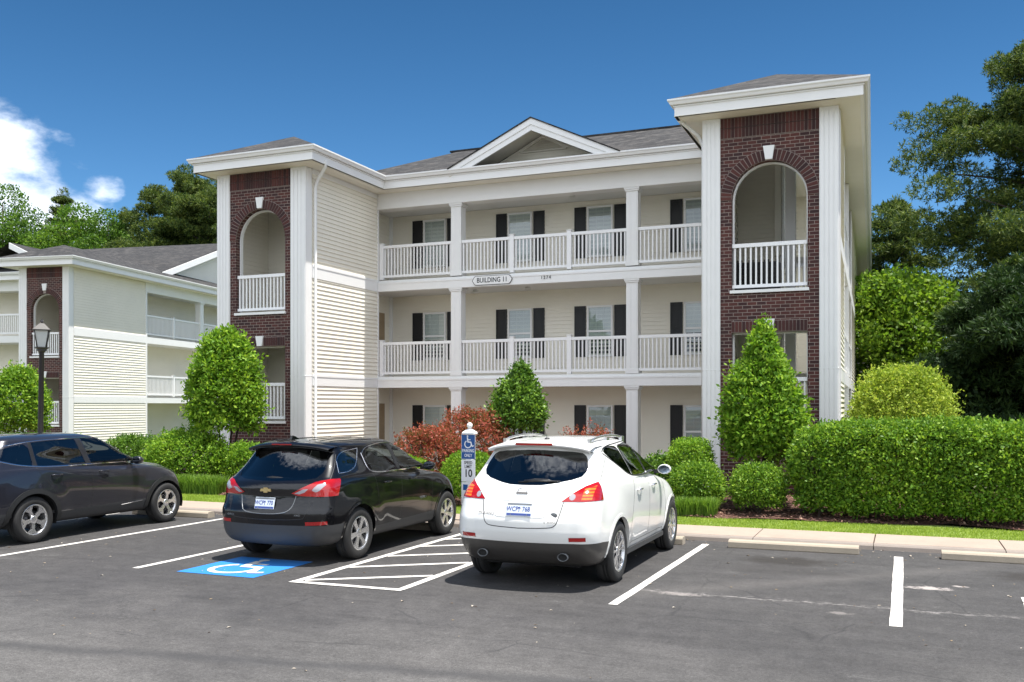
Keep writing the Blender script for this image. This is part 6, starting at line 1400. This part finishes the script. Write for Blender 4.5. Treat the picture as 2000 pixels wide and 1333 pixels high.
def broad_tree(label, x, y, h, r, mat, n, size, seed, low=.25, group=None, name='broadleaf_tree', nb=26):
    T = thing(name, label, 'tree', (x, y, -.03), 0, group); rr = random.Random(seed); bl = []
    for i in range(nb):
        a = rr.uniform(0, 6.28); q = rr.uniform(.1, .72)*r; z = h*(low+.12+(1-low-.22)*rr.random()**.8); k = rr.uniform(.20, .38)*r*(1.15-.5*abs(z/h-.55)); 
        q *= math.sqrt(max(.1, 1-((z/h-.55)/.5)**2)); bl.append((q*math.cos(a), q*math.sin(a), z, k, k, k*.8))
    bl.append((0, 0, h-r*.30, r*.36, r*.36, r*.30)); crown_mesh(bl, mat, n, size, seed, .6, par=T)
    m = MB(); m.tube([(0, 0, 0), (.05, 0, h*.25), (-.05, .05, h*.5), (0, 0, h*.8)], [h*.022, h*.018, h*.012, h*.004], 8)
    for b in bl[::2]: m.tube([(0, 0, b[2]*.55), (b[0]*.5, b[1]*.5, b[2]*.8), (b[0], b[1], b[2])], [h*.008, h*.005, h*.002], 5)
    m.build('trunk', 'bark', T); return T
def pine_tree(label, x, y, h, r, seed, n, low=.3, mat='needle', group=None, size=.30, dens=1., name='pine_tree', lean=0., levels=15, round_=False):
    T = thing(name, label, 'tree', (x, y, -.03), 0, group); rr = random.Random(seed); m = MB(); bl = []
    m.tube([(0, 0, 0), (lean*.3, .1, h*.35), (lean*.7, -.1, h*.7), (lean, 0, h*.97)], [h*.018, h*.014, h*.009, h*.003], 8)
    for i in range(levels):
        f = i/(levels-1); z = h*(low+(.97-low)*f); R_ = r*(math.sin(math.pi*min(1, (.18+.82*f)**.9))**.8*1.0+.10) if f > .05 else r*.7; nb = rr.choice((3, 4, 4, 5))+(2 if round_ else 0)
        if round_: R_ = r*math.sqrt(max(.05, 1-((f-.35)/.68)**2))
        for k in range(nb):
            a = rr.uniform(0, 6.28); L_ = R_*rr.uniform(.65, 1.15); up = L_*rr.uniform(.02, .25); cx = lean*f; e = (cx+L_*math.cos(a), L_*math.sin(a), z+up); m.tube([(cx, 0, z-L_*.12), (cx+L_*.5*math.cos(a), L_*.5*math.sin(a), z+up*.3), (cx+L_*.85*math.cos(a), L_*.85*math.sin(a), z+up*.85)], [h*.004, h*.0026, h*.0008], 5)
            for j in range(6):
                g = rr.uniform(.30, 1.08); q = min(1.1, L_*rr.uniform(.08, .15)+.30); bl.append((cx+L_*g*math.cos(a)+rr.gauss(0, q*.7), L_*g*math.sin(a)+rr.gauss(0, q*.7), z+up*g+rr.gauss(.1, q*.3), q, q, q*.52))
    bl.append((lean, 0, h, r*.16, r*.16, r*.2)); crown_mesh(bl, mat, n, size, seed, .20, True, T); m.build('trunk', 'bark', T); return T
pine_tree('tallest pine tree with open drooping limbs, at the right edge of the photo', 7.0, 45, 18.9, 6.1, 3, 60000, .34, size=.19, lean=.2, levels=19)
pine_tree('thin ragged pine showing beside the eave of the right tower', -.35, 52, 12.4, 2.5, 8, 6000, .40, size=.24, levels=10)
broad_tree('light green broadleaf tree right of the building, below the thin ragged pine', -.1, 42, 7.6, 3.9, 'tree_free', 30000, .19, 21, .0, nb=40)
pine_tree('dark low pine between the yellow green bush and the tallest pine', 3.9, 38, 7.0, 3.0, 22, 22000, .05, 'needle', size=.25, levels=12)
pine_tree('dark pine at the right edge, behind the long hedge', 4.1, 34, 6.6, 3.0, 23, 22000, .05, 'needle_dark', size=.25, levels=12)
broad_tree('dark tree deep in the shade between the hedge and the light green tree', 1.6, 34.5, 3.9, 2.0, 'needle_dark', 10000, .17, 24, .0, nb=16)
G_ = 'trees beyond the left building'
for i, (label, x, y, h, r, mat, nn, sz, kind) in enumerate((
    ('tall leafy tree at the left edge of the row behind the left building', -75.5, 62, 22.4, 6.0, 'tree_leaf', 46000, .22, 'b'),
    ('dark pointed tree second from the left in the row behind the left building', -71.4, 65, 21.5, 3.4, 'needle', 16000, .24, 'p'),
    ('bright leafy tree in the middle of the row behind the left building', -66.6, 62, 19.8, 5.0, 'tree_light', 36000, .22, 'b'),
    ('small dark tipped pine behind the bright leafy tree', -66.0, 67, 19.9, 2.6, 'needle', 9000, .24, 'p'),
    ('rounded leafy tree just left of the broad round topped pine', -63.0, 62, 18.9, 4.2, 'tree_leaf', 32000, .22, 'b'),
    ('broad round topped pine, largest tree behind the left building', -56.2, 64, 21.6, 5.4, 'needle', 60000, .26, 'p'),
    ('green pine crown filling in beside the left tower', -50.6, 60, 18.6, 4.2, 'needle', 34000, .26, 'p'))):
    (broad_tree(label, x, y, h, r, mat, nn, sz, 50+i, .2, G_) if kind == 'b' else pine_tree(label, x, y, h, r, 50+i, nn, .35, mat, G_, sz, levels=14, round_=(i >= 5)))
broad_tree('tree whose bright tip shows just over the main roof ridge, left of the gable', -19.9, 46, 16.0, 1.6, 'leaf_yellow', 4000, .20, 61, .6)
# the wood that closes the view on the right, and the tree line behind the photographer
def wood(name, label, pts, h, mat, n, size, seed):
    rs = np.random.RandomState(seed); bl = []
    rr = random.Random(seed)
    for (x0, y0), (x1, y1), k in pts:
        for i in range(k):
            t = (i+rr.random())/k; z = rr.uniform(.06, .95)*h; q = rr.uniform(1.2, 2.6)*h/9; bl.append((x0+(x1-x0)*t, y0+(y1-y0)*t+rr.uniform(-2, 2), z, q, q, q*.8))
    o = crown_mesh(bl, mat, n, size, seed, .6); o.name = name; o.data.name = name; o['kind'] = 'stuff'; return tag(o, label, 'wood')
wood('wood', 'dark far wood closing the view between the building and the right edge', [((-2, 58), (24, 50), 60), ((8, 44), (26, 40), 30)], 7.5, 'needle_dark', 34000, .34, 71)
wood('tree_line', 'mass of trees across the road behind the photographer', [((-70, -42), (60, -40), 70)], 11, 'tree_leaf', 16000, .9, 72)
